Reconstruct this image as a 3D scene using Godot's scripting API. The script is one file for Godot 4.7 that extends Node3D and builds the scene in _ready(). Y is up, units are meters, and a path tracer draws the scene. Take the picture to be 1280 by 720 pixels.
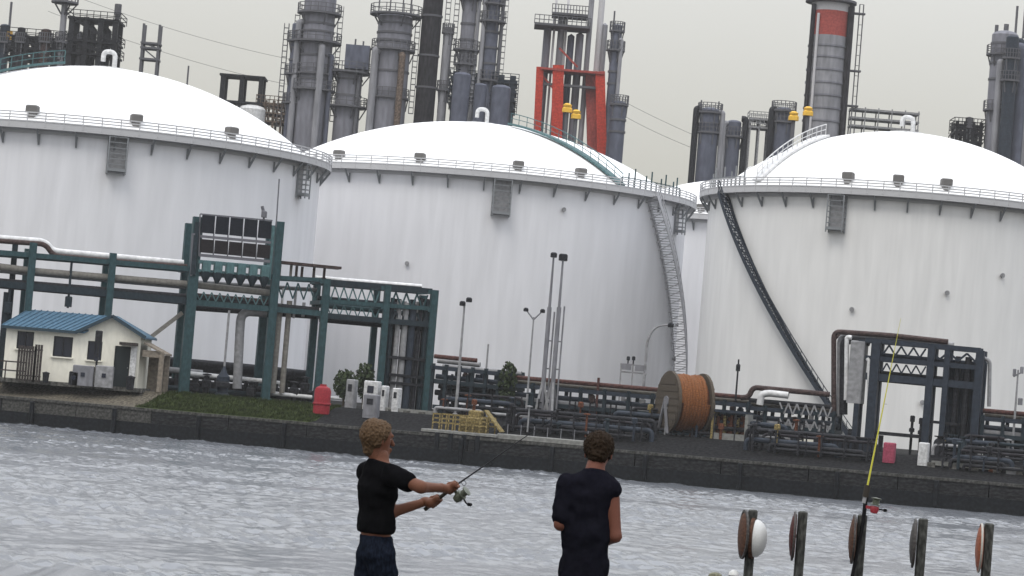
extends Node3D
# An overcast refinery shore seen by telephoto across grey water, two anglers in front.

const FOC := 3425.0            # focal length, in pixels of a 1280 wide picture
const ROLL := 4.7
const PITCH := 2.26
const EYE := Vector3(0, 5, 0)
const YARD := 3.2              # height of the refinery yard over the water
const QUAY := 2.0              # top of the quay wall
const PROM := 3.08             # the promenade the anglers stand on

var CB: Basis
var O := Vector3.ZERO
var M := {}
var rng := RandomNumberGenerator.new()
var taken := {}
var QA: Vector3
var QB: Vector3
var along: Vector3
var back: Vector3
var PL := {}

# ------------------------------------------------------------------ mesh collector
class MB:
	var v := PackedVector3Array()
	var n := PackedVector3Array()
	var o := Vector3.ZERO
	func tri(a: Vector3, b: Vector3, c: Vector3, na: Vector3, nb: Vector3, nc: Vector3) -> void:
		if (b - a).cross(c - a).dot(na + nb + nc) > 0.0:
			v.append(a - o); v.append(c - o); v.append(b - o)
			n.append(na); n.append(nc); n.append(nb)
		else:
			v.append(a - o); v.append(b - o); v.append(c - o)
			n.append(na); n.append(nb); n.append(nc)
	func quadn(a: Vector3, b: Vector3, c: Vector3, d: Vector3, nn: Vector3) -> void:
		tri(a, b, c, nn, nn, nn)
		tri(a, c, d, nn, nn, nn)
	func box(c: Vector3, s: Vector3, bs := Basis.IDENTITY) -> void:
		var x := bs.x * s.x * 0.5
		var y := bs.y * s.y * 0.5
		var z := bs.z * s.z * 0.5
		quadn(c + x - y - z, c + x + y - z, c + x + y + z, c + x - y + z, bs.x)
		quadn(c - x - y - z, c - x + y - z, c - x + y + z, c - x - y + z, -bs.x)
		quadn(c + y - x - z, c + y + x - z, c + y + x + z, c + y - x + z, bs.y)
		quadn(c - y - x - z, c - y + x - z, c - y + x + z, c - y - x + z, -bs.y)
		quadn(c + z - x - y, c + z + x - y, c + z + x + y, c + z - x + y, bs.z)
		quadn(c - z - x - y, c - z + x - y, c - z + x + y, c - z - x + y, -bs.z)
	# a bevelled box, its edges cut by e
	func cbox(c: Vector3, s: Vector3, e: float, bs := Basis.IDENTITY) -> void:
		var pr := []
		var hx := s.x * 0.5
		var hz := s.z * 0.5
		for q in [[-hx + e, -hz], [hx - e, -hz], [hx, -hz + e], [hx, hz - e], [hx - e, hz], [-hx + e, hz], [-hx, hz - e], [-hx, -hz + e]]:
			pr.append(q)
		var lv := [[-s.y * 0.5, 0.0], [s.y * 0.5 - e, 0.0], [s.y * 0.5, e]]
		for k in 2:
			for i in 8:
				var p0 = pr[i]
				var p1 = pr[(i + 1) % 8]
				var f0 = [1.0 - lv[k][1] / max(hx, 0.001), 1.0 - lv[k][1] / max(hz, 0.001)]
				var f1 = [1.0 - lv[k + 1][1] / max(hx, 0.001), 1.0 - lv[k + 1][1] / max(hz, 0.001)]
				var a: Vector3 = c + bs * Vector3(p0[0] * f0[0], lv[k][0], p0[1] * f0[1])
				var b: Vector3 = c + bs * Vector3(p1[0] * f0[0], lv[k][0], p1[1] * f0[1])
				var cc: Vector3 = c + bs * Vector3(p1[0] * f1[0], lv[k + 1][0], p1[1] * f1[1])
				var d: Vector3 = c + bs * Vector3(p0[0] * f1[0], lv[k + 1][0], p0[1] * f1[1])
				var nn := (b - a).cross(d - a).normalized()
				if nn.dot((a + cc) * 0.5 - c) < 0.0:
					nn = -nn
				quadn(a, b, cc, d, nn)
		for k in [0, 2]:
			var f = [1.0 - lv[k][1] / max(hx, 0.001), 1.0 - lv[k][1] / max(hz, 0.001)]
			var ce: Vector3 = c + bs * Vector3(0, lv[k][0], 0)
			for i in 8:
				var p0 = pr[i]
				var p1 = pr[(i + 1) % 8]
				var nn2 := bs.y * (1.0 if k == 2 else -1.0)
				tri(ce, c + bs * Vector3(p0[0] * f[0], lv[k][0], p0[1] * f[1]), c + bs * Vector3(p1[0] * f[0], lv[k][0], p1[1] * f[1]), nn2, nn2, nn2)
	# a rectangular bar from a to b, w across and h upright
	func bar(a: Vector3, b: Vector3, w: float, h: float) -> void:
		var d := b - a
		var l := d.length()
		if l < 0.0001:
			return
		d /= l
		var up := Vector3.UP if abs(d.y) < 0.97 else Vector3(0, 0, 1)
		var sx := d.cross(up).normalized()
		var sy := sx.cross(d).normalized()
		box((a + b) * 0.5, Vector3(w, h, l), Basis(sx, sy, sx.cross(sy)))
	func tube(p: PackedVector3Array, r0: float, r1: float, sides := 8) -> void:
		var m := p.size()
		var rx := Vector3.ZERO
		var pr: Array = []
		for i in m:
			var d: Vector3
			if i == 0: d = p[1] - p[0]
			elif i == m - 1: d = p[m - 1] - p[m - 2]
			else: d = (p[i + 1] - p[i]).normalized() + (p[i] - p[i - 1]).normalized()
			d = d.normalized()
			if rx == Vector3.ZERO:
				rx = d.cross(Vector3.UP if abs(d.y) < 0.9 else Vector3.RIGHT).normalized()
			else:
				rx = (rx - d * rx.dot(d)).normalized()
			var ry := d.cross(rx)
			var r := lerpf(r0, r1, float(i) / float(m - 1))
			var ring := PackedVector3Array()
			for k in sides:
				var t := TAU * k / sides
				ring.append(rx * cos(t) + ry * sin(t))
			pr.append([ring, r, d])
		for i in m - 1:
			var ra: PackedVector3Array = pr[i][0]
			var rb: PackedVector3Array = pr[i + 1][0]
			var qa: float = pr[i][1]
			var qb: float = pr[i + 1][1]
			for k in sides:
				var k2 := (k + 1) % sides
				tri(p[i] + ra[k] * qa, p[i] + ra[k2] * qa, p[i + 1] + rb[k2] * qb, ra[k], ra[k2], rb[k2])
				tri(p[i] + ra[k] * qa, p[i + 1] + rb[k2] * qb, p[i + 1] + rb[k] * qb, ra[k], rb[k2], rb[k])
		for e in [0, m - 1]:
			var ring2: PackedVector3Array = pr[e][0]
			var q: float = pr[e][1]
			var nn: Vector3 = pr[e][2] * (-1.0 if e == 0 else 1.0)
			for k in sides:
				tri(p[e], p[e] + ring2[k] * q, p[e] + ring2[(k + 1) % sides] * q, nn, nn, nn)
	func rod(a: Vector3, b: Vector3, r: float, sides := 8) -> void:
		tube(PackedVector3Array([a, b]), r, r, sides)
	# profile of [radius, height]; turned about axis bs.y through c
	func lathe(c: Vector3, prof: Array, segs := 24, bs := Basis.IDENTITY, smooth := true) -> void:
		for i in prof.size() - 1:
			var r0: float = prof[i][0]
			var y0: float = prof[i][1]
			var r1: float = prof[i + 1][0]
			var y1: float = prof[i + 1][1]
			var sl := Vector2(y1 - y0, r0 - r1).normalized()   # (radial, axial) normal of this band
			var s0 := sl
			var s1 := sl
			if smooth and i > 0:
				var e := Vector2(y0 - prof[i - 1][1], prof[i - 1][0] - r0).normalized()
				if e.dot(sl) > 0.8: s0 = (e + sl).normalized()
			if smooth and i < prof.size() - 2:
				var e2 := Vector2(prof[i + 2][1] - y1, r1 - prof[i + 2][0]).normalized()
				if e2.dot(sl) > 0.8: s1 = (e2 + sl).normalized()
			for k in segs:
				var t0 := TAU * k / segs
				var t1 := TAU * (k + 1) / segs
				var u0 := bs * Vector3(sin(t0), 0, cos(t0))
				var u1 := bs * Vector3(sin(t1), 0, cos(t1))
				var a := c + u0 * r0 + bs.y * y0
				var b := c + u1 * r0 + bs.y * y0
				var cc := c + u1 * r1 + bs.y * y1
				var d := c + u0 * r1 + bs.y * y1
				var na := u0 * s0.x + bs.y * s0.y
				var nb := u1 * s0.x + bs.y * s0.y
				var nc := u1 * s1.x + bs.y * s1.y
				var nd := u0 * s1.x + bs.y * s1.y
				if r0 > 0.0001: tri(a, b, cc, na, nb, nc)
				if r1 > 0.0001: tri(a, cc, d, na, nc, nd)
	func mesh() -> ArrayMesh:
		var arr := []
		arr.resize(Mesh.ARRAY_MAX)
		arr[Mesh.ARRAY_VERTEX] = v
		arr[Mesh.ARRAY_NORMAL] = n
		var am := ArrayMesh.new()
		am.add_surface_from_arrays(Mesh.PRIMITIVE_TRIANGLES, arr)
		return am

# ------------------------------------------------------------------ distance field, meshed as surface nets
class Field:
	var lo: Vector3
	var h: float
	var nx: int
	var ny: int
	var nz: int
	var g := PackedFloat32Array()
	func _init(a: Vector3, b: Vector3, cell: float) -> void:
		lo = a; h = cell
		nx = int(ceil((b.x - a.x) / h)) + 1
		ny = int(ceil((b.y - a.y) / h)) + 1
		nz = int(ceil((b.z - a.z) / h)) + 1
		g.resize(nx * ny * nz)
		g.fill(0.3)
	# tapered capsule, flattened across axis f by the factor q
	func cap(a: Vector3, b: Vector3, r0: float, r1: float, k := 0.03, f := Vector3.ZERO, q := 1.0) -> void:
		var rm: float = max(r0, r1) * max(1.0, q) + k * 1.5 + h * 2.0
		var mn := (Vector3(min(a.x, b.x), min(a.y, b.y), min(a.z, b.z)) - Vector3.ONE * rm - lo) / h
		var mx := (Vector3(max(a.x, b.x), max(a.y, b.y), max(a.z, b.z)) + Vector3.ONE * rm - lo) / h
		var ab := b - a
		var l2: float = max(ab.length_squared(), 1e-9)
		for iz in range(max(0, int(mn.z)), min(nz - 1, int(mx.z) + 1) + 1):
			for iy in range(max(0, int(mn.y)), min(ny - 1, int(mx.y) + 1) + 1):
				for ix in range(max(0, int(mn.x)), min(nx - 1, int(mx.x) + 1) + 1):
					var p := lo + Vector3(ix, iy, iz) * h
					var t := clampf((p - a).dot(ab) / l2, 0.0, 1.0)
					var e := p - a - ab * t
					if q != 1.0:
						e += f * (e.dot(f) * (1.0 / q - 1.0))
					var d := e.length() - lerpf(r0, r1, t)
					var id := ix + nx * (iy + ny * iz)
					var o := g[id]
					var w: float = max(k - abs(o - d), 0.0) / k
					g[id] = min(o, d) - w * w * k * 0.25
	func carve_above(pt: Vector3, nn: Vector3) -> void:
		for iz in nz:
			for iy in ny:
				for ix in nx:
					var id := ix + nx * (iy + ny * iz)
					g[id] = max(g[id], (lo + Vector3(ix, iy, iz) * h - pt).dot(nn))
	func ruffle(noise: FastNoiseLite, amount: float) -> void:
		for iz in nz:
			for iy in ny:
				for ix in nx:
					var id := ix + nx * (iy + ny * iz)
					if abs(g[id]) < 0.06:
						g[id] += noise.get_noise_3dv((lo + Vector3(ix, iy, iz) * h)) * amount
	func grad(p: Vector3) -> Vector3:
		var q := (p - lo) / h
		var x := clampi(int(q.x), 1, nx - 3)
		var y := clampi(int(q.y), 1, ny - 3)
		var z := clampi(int(q.z), 1, nz - 3)
		var f := q - Vector3(x, y, z)
		var s := Vector3.ZERO
		for c in 8:
			var xx := x + (c & 1)
			var yy := y + ((c >> 1) & 1)
			var zz := z + (c >> 2)
			var w := (f.x if c & 1 else 1.0 - f.x) * (f.y if c & 2 else 1.0 - f.y) * (f.z if c & 4 else 1.0 - f.z)
			var id := xx + nx * (yy + ny * zz)
			s += Vector3(g[id + 1] - g[id - 1], g[id + nx] - g[id - nx], g[id + nx * ny] - g[id - nx * ny]) * w
		return s.normalized()
	func into(mb: MB) -> void:
		var vid := PackedInt32Array()
		vid.resize(nx * ny * nz)
		vid.fill(-1)
		var vs := PackedVector3Array()
		var ns := PackedVector3Array()
		var sx := nx
		var sz := nx * ny
		for iz in nz - 1:
			for iy in ny - 1:
				for ix in nx - 1:
					var b := ix + nx * (iy + ny * iz)
					var m := 0
					var cs := [g[b], g[b + 1], g[b + sx], g[b + sx + 1], g[b + sz], g[b + sz + 1], g[b + sz + sx], g[b + sz + sx + 1]]
					for c in 8:
						if cs[c] < 0.0: m |= 1 << c
					if m == 0 or m == 255: continue
					var s := Vector3.ZERO
					var cnt := 0
					for e in [[0, 1], [2, 3], [4, 5], [6, 7], [0, 2], [1, 3], [4, 6], [5, 7], [0, 4], [1, 5], [2, 6], [3, 7]]:
						var u: int = e[0]
						var w: int = e[1]
						if ((m >> u) & 1) != ((m >> w) & 1):
							var t: float = cs[u] / (cs[u] - cs[w])
							var pu := Vector3(u & 1, (u >> 1) & 1, u >> 2)
							var pw := Vector3(w & 1, (w >> 1) & 1, w >> 2)
							s += pu.lerp(pw, t)
							cnt += 1
					vid[b] = vs.size()
					var pp := lo + (Vector3(ix, iy, iz) + s / cnt) * h
					vs.append(pp)
					ns.append(grad(pp))
		for iz in range(1, nz - 1):
			for iy in range(1, ny - 1):
				for ix in range(1, nx - 1):
					var b := ix + nx * (iy + ny * iz)
					var s0 := g[b] < 0.0
					if s0 != (g[b + 1] < 0.0):
						_q(mb, vs, ns, vid[b], vid[b - sx], vid[b - sx - sz], vid[b - sz])
					if s0 != (g[b + sx] < 0.0):
						_q(mb, vs, ns, vid[b], vid[b - 1], vid[b - 1 - sz], vid[b - sz])
					if s0 != (g[b + sz] < 0.0):
						_q(mb, vs, ns, vid[b], vid[b - 1], vid[b - 1 - sx], vid[b - sx])
	func _q(mb: MB, vs: PackedVector3Array, ns: PackedVector3Array, a: int, b: int, c: int, d: int) -> void:
		if a < 0 or b < 0 or c < 0 or d < 0: return
		mb.tri(vs[a], vs[b], vs[c], ns[a], ns[b], ns[c])
		mb.tri(vs[a], vs[c], vs[d], ns[a], ns[c], ns[d])

# ------------------------------------------------------------------ helpers
func at(px: float, py: float, depth: float) -> Vector3:
	var d := CB * Vector3((px - 640.0) / FOC, (360.0 - py) / FOC, -1.0)
	return EYE + d * (depth / -d.z)

func plane(pa: float, da: float, pb: float, db: float) -> Array:
	var a := at(pa, 500, da); a.y = 0
	var b := at(pb, 500, db); b.y = 0
	var dirv := (b - a).normalized()
	var bk := Vector3(dirv.z, 0, -dirv.x)
	if bk.z > 0: bk = -bk
	return [a, bk, dirv]

func pt(p: String, px: float, py: float, dz := 0.0) -> Vector3:
	var q: Array = PL[p]
	var d := CB * Vector3((px - 640.0) / FOC, (360.0 - py) / FOC, -1.0)
	var bk: Vector3 = q[1]
	var t: float = (q[0] - EYE).dot(bk) / d.dot(bk)
	return EYE + d * t + bk * dz

func turned(p: String) -> Basis:
	var q: Array = PL[p]
	return Basis(q[2], Vector3.UP, -q[1])

func mb() -> MB:
	var m := MB.new()
	m.o = O
	return m

func numbered(called: String) -> String:
	if not taken.has(called):
		taken[called] = 0
		return called
	taken[called] += 1
	return "%s_%03d" % [called, taken[called]]

func thing(called: String, label: String, category: String, where: Vector3, group := "") -> Node3D:
	var o := Node3D.new()
	o.name = numbered(called)
	add_child(o)
	o.position = where
	o.set_meta("label", label)
	o.set_meta("category", category)
	if group: o.set_meta("group", group)
	O = where
	return o

func part(called: String, m: MB, mt: Material, parent: Node3D, kind := "") -> MeshInstance3D:
	var i := MeshInstance3D.new()
	i.mesh = m.mesh()
	i.mesh.surface_set_material(0, mt)
	i.name = called
	parent.add_child(i, true)
	if kind: i.set_meta("kind", kind)
	return i

func setting(called: String, m: MB, mt: Material) -> MeshInstance3D:
	var i := part(called, m, mt, self)
	i.set_meta("kind", "structure")
	return i

func bent(p: Array, r: float) -> PackedVector3Array:
	var out := PackedVector3Array()
	for i in p.size():
		if i == 0 or i == p.size() - 1:
			out.append(p[i])
			continue
		var a: Vector3 = p[i - 1]
		var b: Vector3 = p[i]
		var c: Vector3 = p[i + 1]
		var rr: float = min(r, min(a.distance_to(b), b.distance_to(c)) * 0.48)
		var s := b + (a - b).normalized() * rr
		var e := b + (c - b).normalized() * rr
		for k in 6:
			var t := k / 5.0
			out.append(s.lerp(b, t).lerp(b.lerp(e, t), t))
	return out

func noise_tex(seedv: int, freq: float, lo: float, hi: float, oct := 4, size := 512) -> ImageTexture:
	var f := FastNoiseLite.new()
	f.seed = seedv
	f.frequency = freq
	f.noise_type = FastNoiseLite.TYPE_SIMPLEX_SMOOTH
	f.fractal_octaves = oct
	var im := f.get_seamless_image(size, size)
	im.convert(Image.FORMAT_RGB8)
	for y in size:
		for x in size:
			var g := lerpf(lo, hi, im.get_pixel(x, y).r)
			im.set_pixel(x, y, Color(g, g, g))
	return ImageTexture.create_from_image(im)

func mat(lin: Color, rough := 0.6, tex: Texture2D = null, sc := Vector3(0.5, 0.5, 0.5), metal := 0.0) -> StandardMaterial3D:
	var m := StandardMaterial3D.new()
	m.albedo_color = lin.linear_to_srgb()
	m.roughness = rough
	m.metallic = metal
	m.metallic_specular = 0.5 if rough < 0.5 else 0.25
	if rough > 0.88: m.metallic_specular = 0.08
	if tex:
		m.albedo_texture = tex
		m.uv1_triplanar = true
		m.uv1_world_triplanar = true
		m.uv1_scale = sc
	return m

func _ready() -> void:
	rng.seed = 77
	CB = Basis(Vector3.RIGHT, deg_to_rad(PITCH)) * Basis(Vector3(0, 0, 1), deg_to_rad(ROLL))
	camera_and_light()
	materials()
	layout()
	ground_and_water()
	print("tanks")
	tanks()
	print("plant")
	plant()
	print("shore")
	left_rack()
	low_racks()
	portal()
	house()
	shore_things()
	lamps()
	print("front")
	promenade()
	people()

func camera_and_light() -> void:
	var cam := Camera3D.new()
	cam.name = "camera"
	cam.fov = rad_to_deg(2.0 * atan(360.0 / FOC))
	cam.near = 0.5
	cam.far = 6000.0
	cam.transform = Transform3D(CB, EYE)
	add_child(cam)
	cam.current = true
	var sm := ProceduralSkyMaterial.new()
	sm.sky_top_color = Color(0.94, 0.96, 1.0)
	sm.sky_horizon_color = Color(0.420, 0.408, 0.358)
	sm.sky_curve = 0.5
	sm.sky_energy_multiplier = 1.45
	sm.ground_bottom_color = Color(0.42, 0.42, 0.42)
	sm.ground_horizon_color = Color(0.420, 0.408, 0.358)
	sm.ground_curve = 0.02
	sm.sun_angle_max = 1.0
	var sky := Sky.new()
	sky.sky_material = sm
	var env := Environment.new()
	env.background_mode = Environment.BG_SKY
	env.sky = sky
	env.background_energy_multiplier = 1.0
	env.tonemap_mode = Environment.TONE_MAPPER_LINEAR
	env.tonemap_exposure = 1.17
	env.sdfgi_enabled = true
	env.ssao_enabled = true
	env.ssil_enabled = true
	env.fog_enabled = true
	env.fog_density = 0.00014
	env.fog_light_color = Color(0.86, 0.86, 0.86)
	var we := WorldEnvironment.new()
	we.name = "environment"
	we.environment = env
	add_child(we)
	var sun := DirectionalLight3D.new()
	sun.name = "sun"
	sun.light_energy = 0.45
	sun.light_angular_distance = 25.0
	sun.light_color = Color(1.0, 0.985, 0.96)
	sun.shadow_enabled = true
	sun.rotation_degrees = Vector3(-58, -28, 0)
	add_child(sun)

func materials() -> void:
	var soft := noise_tex(3, 0.012, 0.72, 1.0, 5)
	var strong := noise_tex(9, 0.02, 0.35, 1.0, 5)
	var fine := noise_tex(21, 0.05, 0.6, 1.0, 3)
	var pale := noise_tex(14, 0.015, 0.935, 1.0, 5)
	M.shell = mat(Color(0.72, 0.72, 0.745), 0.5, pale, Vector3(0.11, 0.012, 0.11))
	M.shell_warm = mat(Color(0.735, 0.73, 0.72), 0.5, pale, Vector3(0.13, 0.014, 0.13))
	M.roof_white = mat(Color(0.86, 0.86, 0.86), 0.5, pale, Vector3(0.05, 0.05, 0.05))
	M.rail = mat(Color(0.45, 0.45, 0.46), 0.6)
	M.stair_pale = mat(Color(0.46, 0.46, 0.48), 0.6)
	M.rail_dark = mat(Color(0.2, 0.21, 0.22), 0.6)
	M.hatch = mat(Color(0.13, 0.125, 0.12), 0.7)
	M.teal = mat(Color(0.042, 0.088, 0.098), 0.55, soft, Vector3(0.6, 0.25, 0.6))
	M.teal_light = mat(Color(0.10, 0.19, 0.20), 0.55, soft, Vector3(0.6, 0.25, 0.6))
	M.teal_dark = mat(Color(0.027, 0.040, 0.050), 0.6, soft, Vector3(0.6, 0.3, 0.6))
	M.steel_dark = mat(Color(0.04, 0.041, 0.049), 0.6, strong, Vector3(0.4, 0.4, 0.4))
	M.steel_blue = mat(Color(0.038, 0.048, 0.066), 0.55, soft, Vector3(0.4, 0.3, 0.4))
	M.steel_grey = mat(Color(0.24, 0.24, 0.26), 0.55, soft, Vector3(0.3, 0.1, 0.3))
	M.pipe_brown = mat(Color(0.12, 0.08, 0.075), 0.6, strong, Vector3(0.4, 0.4, 0.4))
	M.pipe_red = mat(Color(0.16, 0.07, 0.06), 0.6, strong, Vector3(0.4, 0.4, 0.4))
	M.pipe_beige = mat(Color(0.24, 0.225, 0.20), 0.55, soft, Vector3(0.4, 0.4, 0.4))
	M.pipe_white = mat(Color(0.78, 0.78, 0.78), 0.45, soft, Vector3(0.3, 0.3, 0.3))
	M.pipe_grey = mat(Color(0.33, 0.33, 0.34), 0.5, soft, Vector3(0.3, 0.3, 0.3))
	M.panel = mat(Color(0.014, 0.017, 0.025), 0.6, soft, Vector3(0.5, 0.5, 0.5))
	M.panel_brown = mat(Color(0.022, 0.018, 0.02), 0.6, soft, Vector3(0.5, 0.5, 0.5))
	M.frame_grey = mat(Color(0.13, 0.13, 0.145), 0.6)
	M.tower = mat(Color(0.25, 0.25, 0.285), 0.55, soft, Vector3(0.15, 0.03, 0.15))
	M.tower_pale = mat(Color(0.33, 0.33, 0.355), 0.5, soft, Vector3(0.15, 0.03, 0.15))
	M.tower_dark = mat(Color(0.052, 0.048, 0.056), 0.7, strong, Vector3(0.2, 0.05, 0.2))
	M.tower_blue = mat(Color(0.13, 0.14, 0.185), 0.55, soft, Vector3(0.15, 0.05, 0.15))
	M.tower_rust = mat(Color(0.27, 0.20, 0.155), 0.7, strong, Vector3(0.3, 0.2, 0.3))
	M.platform = mat(Color(0.10, 0.10, 0.11), 0.6)
	M.red = mat(Color(0.58, 0.06, 0.035), 0.5, soft, Vector3(0.3, 0.3, 0.3))
	M.red_dull = mat(Color(0.42, 0.085, 0.07), 0.5, soft, Vector3(0.3, 0.3, 0.3))
	M.band_white = mat(Color(0.52, 0.51, 0.52), 0.5, pale, Vector3(0.3, 0.3, 0.3))
	M.yellow = mat(Color(0.75, 0.45, 0.06), 0.5)
	M.yellow_dull = mat(Color(0.42, 0.32, 0.13), 0.6, strong, Vector3(0.6, 0.6, 0.6))
	M.concrete = mat(Color(0.20, 0.195, 0.18), 0.85, strong, Vector3(0.3, 0.3, 0.3))
	M.concrete_dark = mat(Color(0.052, 0.053, 0.056), 0.9, strong, Vector3(0.22, 0.5, 0.22))
	M.bank = mat(Color(0.036, 0.036, 0.038), 0.95, strong, Vector3(0.3, 0.3, 0.3))
	M.wet = mat(Color(0.018, 0.021, 0.026), 0.5, strong, Vector3(0.3, 0.3, 0.3))
	M.coping = mat(Color(0.12, 0.118, 0.11), 0.85, strong, Vector3(0.4, 0.4, 0.4))
	M.coping_pale = mat(Color(0.27, 0.27, 0.255), 0.85, soft, Vector3(0.4, 0.4, 0.4))
	M.yard = mat(Color(0.06, 0.059, 0.058), 0.9, strong, Vector3(0.15, 0.15, 0.15))
	M.grass = mat(Color(0.075, 0.10, 0.035), 0.9, strong, Vector3(0.35, 0.35, 0.35))
	M.earth = mat(Color(0.22, 0.195, 0.155), 0.9, strong, Vector3(0.35, 0.35, 0.35))
	M.cream = mat(Color(0.8, 0.775, 0.68), 0.7, pale, Vector3(0.3, 0.12, 0.3))
	M.roof_blue = mat(Color(0.09, 0.175, 0.255), 0.5, soft, Vector3(0.4, 0.4, 0.4))
	M.fascia = mat(Color(0.03, 0.05, 0.065), 0.6)
	M.glass_dark = mat(Color(0.012, 0.015, 0.028), 0.15)
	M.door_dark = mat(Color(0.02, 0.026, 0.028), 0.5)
	M.porch = mat(Color(0.28, 0.24, 0.195), 0.8, soft, Vector3(0.4, 0.4, 0.4))
	M.screen_brown = mat(Color(0.10, 0.085, 0.08), 0.8, strong, Vector3(0.6, 0.6, 0.6))
	M.white_paint = mat(Color(0.70, 0.70, 0.70), 0.5, soft, Vector3(0.6, 0.6, 0.6))
	M.red_cab = mat(Color(0.33, 0.028, 0.04), 0.5, soft, Vector3(0.8, 0.8, 0.8))
	M.pink_cab = mat(Color(0.40, 0.08, 0.13), 0.5, soft, Vector3(0.8, 0.8, 0.8))
	M.reel_wood = mat(Color(0.16, 0.13, 0.10), 0.85, strong, Vector3(1.2, 1.2, 1.2))
	M.hose = mat(Color(0.34, 0.125, 0.04), 0.7, strong, Vector3(0.9, 0.9, 0.9))
	M.rust = mat(Color(0.24, 0.09, 0.05), 0.85, strong, Vector3(0.9, 0.9, 0.9))
	M.leaf = mat(Color(0.04, 0.055, 0.025), 0.8)
	M.wood = mat(Color(0.06, 0.045, 0.03), 0.9)
	M.wire = mat(Color(0.13, 0.13, 0.13), 0.6)
	# near things
	M.paving = mat(Color(0.26, 0.255, 0.245), 0.9, strong, Vector3(0.7, 0.7, 0.7))
	M.post = mat(Color(0.12, 0.122, 0.112), 0.55, strong, Vector3(3.5, 1.2, 3.5))
	M.disc_orange = mat(Color(0.50, 0.15, 0.075), 0.5, strong, Vector3(5, 5, 5))
	M.disc_brown = mat(Color(0.17, 0.085, 0.055), 0.7, strong, Vector3(5, 5, 5))
	M.disc_red = mat(Color(0.13, 0.035, 0.03), 0.6, strong, Vector3(5, 5, 5))
	M.disc_grey = mat(Color(0.13, 0.12, 0.115), 0.6, strong, Vector3(5, 5, 5))
	M.edge_pale = mat(Color(0.52, 0.49, 0.44), 0.5, fine, Vector3(5, 5, 5))
	M.dome = mat(Color(0.78, 0.78, 0.76), 0.4, fine, Vector3(6, 6, 6))
	M.skin = mat(Color(0.20, 0.085, 0.052), 0.55, fine, Vector3(7, 7, 7))
	M.skin_red = mat(Color(0.20, 0.078, 0.052), 0.55, fine, Vector3(7, 7, 7))
	M.hair_sand = mat(Color(0.17, 0.105, 0.058), 0.7, strong, Vector3(30, 5, 30))
	M.hair_dark = mat(Color(0.036, 0.02, 0.009), 0.75, strong, Vector3(30, 6, 30))
	M.shirt_black = mat(Color(0.006, 0.006, 0.007), 0.9, soft, Vector3(4, 4, 4))
	M.shirt_navy = mat(Color(0.009, 0.009, 0.014), 0.9, soft, Vector3(4, 4, 4))
	M.jeans = mat(Color(0.018, 0.024, 0.04), 0.9, strong, Vector3(5, 2, 5))
	M.trousers = mat(Color(0.008, 0.008, 0.012), 0.9, soft, Vector3(4, 4, 4))
	M.shoe = mat(Color(0.02, 0.02, 0.02), 0.7)
	M.eye = mat(Color(0.5, 0.5, 0.48), 0.3)
	M.rod_black = mat(Color(0.008, 0.008, 0.009), 0.75)
	M.rod_yellow = mat(Color(0.50, 0.47, 0.05), 0.4)
	M.reel_green = mat(Color(0.09, 0.10, 0.075), 0.35, null, Vector3.ONE, 0.5)
	M.reel_red = mat(Color(0.24, 0.02, 0.03), 0.35)
	M.cork = mat(Color(0.04, 0.035, 0.03), 0.8)
	M.bucket = mat(Color(0.05, 0.07, 0.12), 0.5)
	M.olive = mat(Color(0.33, 0.32, 0.22), 0.7, strong, Vector3(6, 6, 6))

func layout() -> void:
	var d := CB * Vector3((0.0 - 640.0) / FOC, (360.0 - 528.7) / FOC, -1.0)
	QA = EYE + d * (EYE.y / -d.y)
	d = CB * Vector3((1280.0 - 640.0) / FOC, (360.0 - 644.5) / FOC, -1.0)
	QB = EYE + d * (EYE.y / -d.y)
	along = (QB - QA).normalized()
	back = Vector3(along.z, 0, -along.x)
	if back.z > 0: back = -back
	print("quay ", QA, " ", QB)
	PL.quay = [QA, back, along]
	PL.edge = [QA + back * 1.2, back, along]
	PL.slope = [QA + back * 4.0, back, along]
	PL.near = [QA + back * 7.5, back, along]
	PL.yard = [QA + back * 12.0, back, along]
	PL.deep = [QA + back * 17.0, back, along]
	PL.left = plane(0, 206, 540, 215)
	PL.house = plane(0, 203.5, 540, 203.5)

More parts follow.
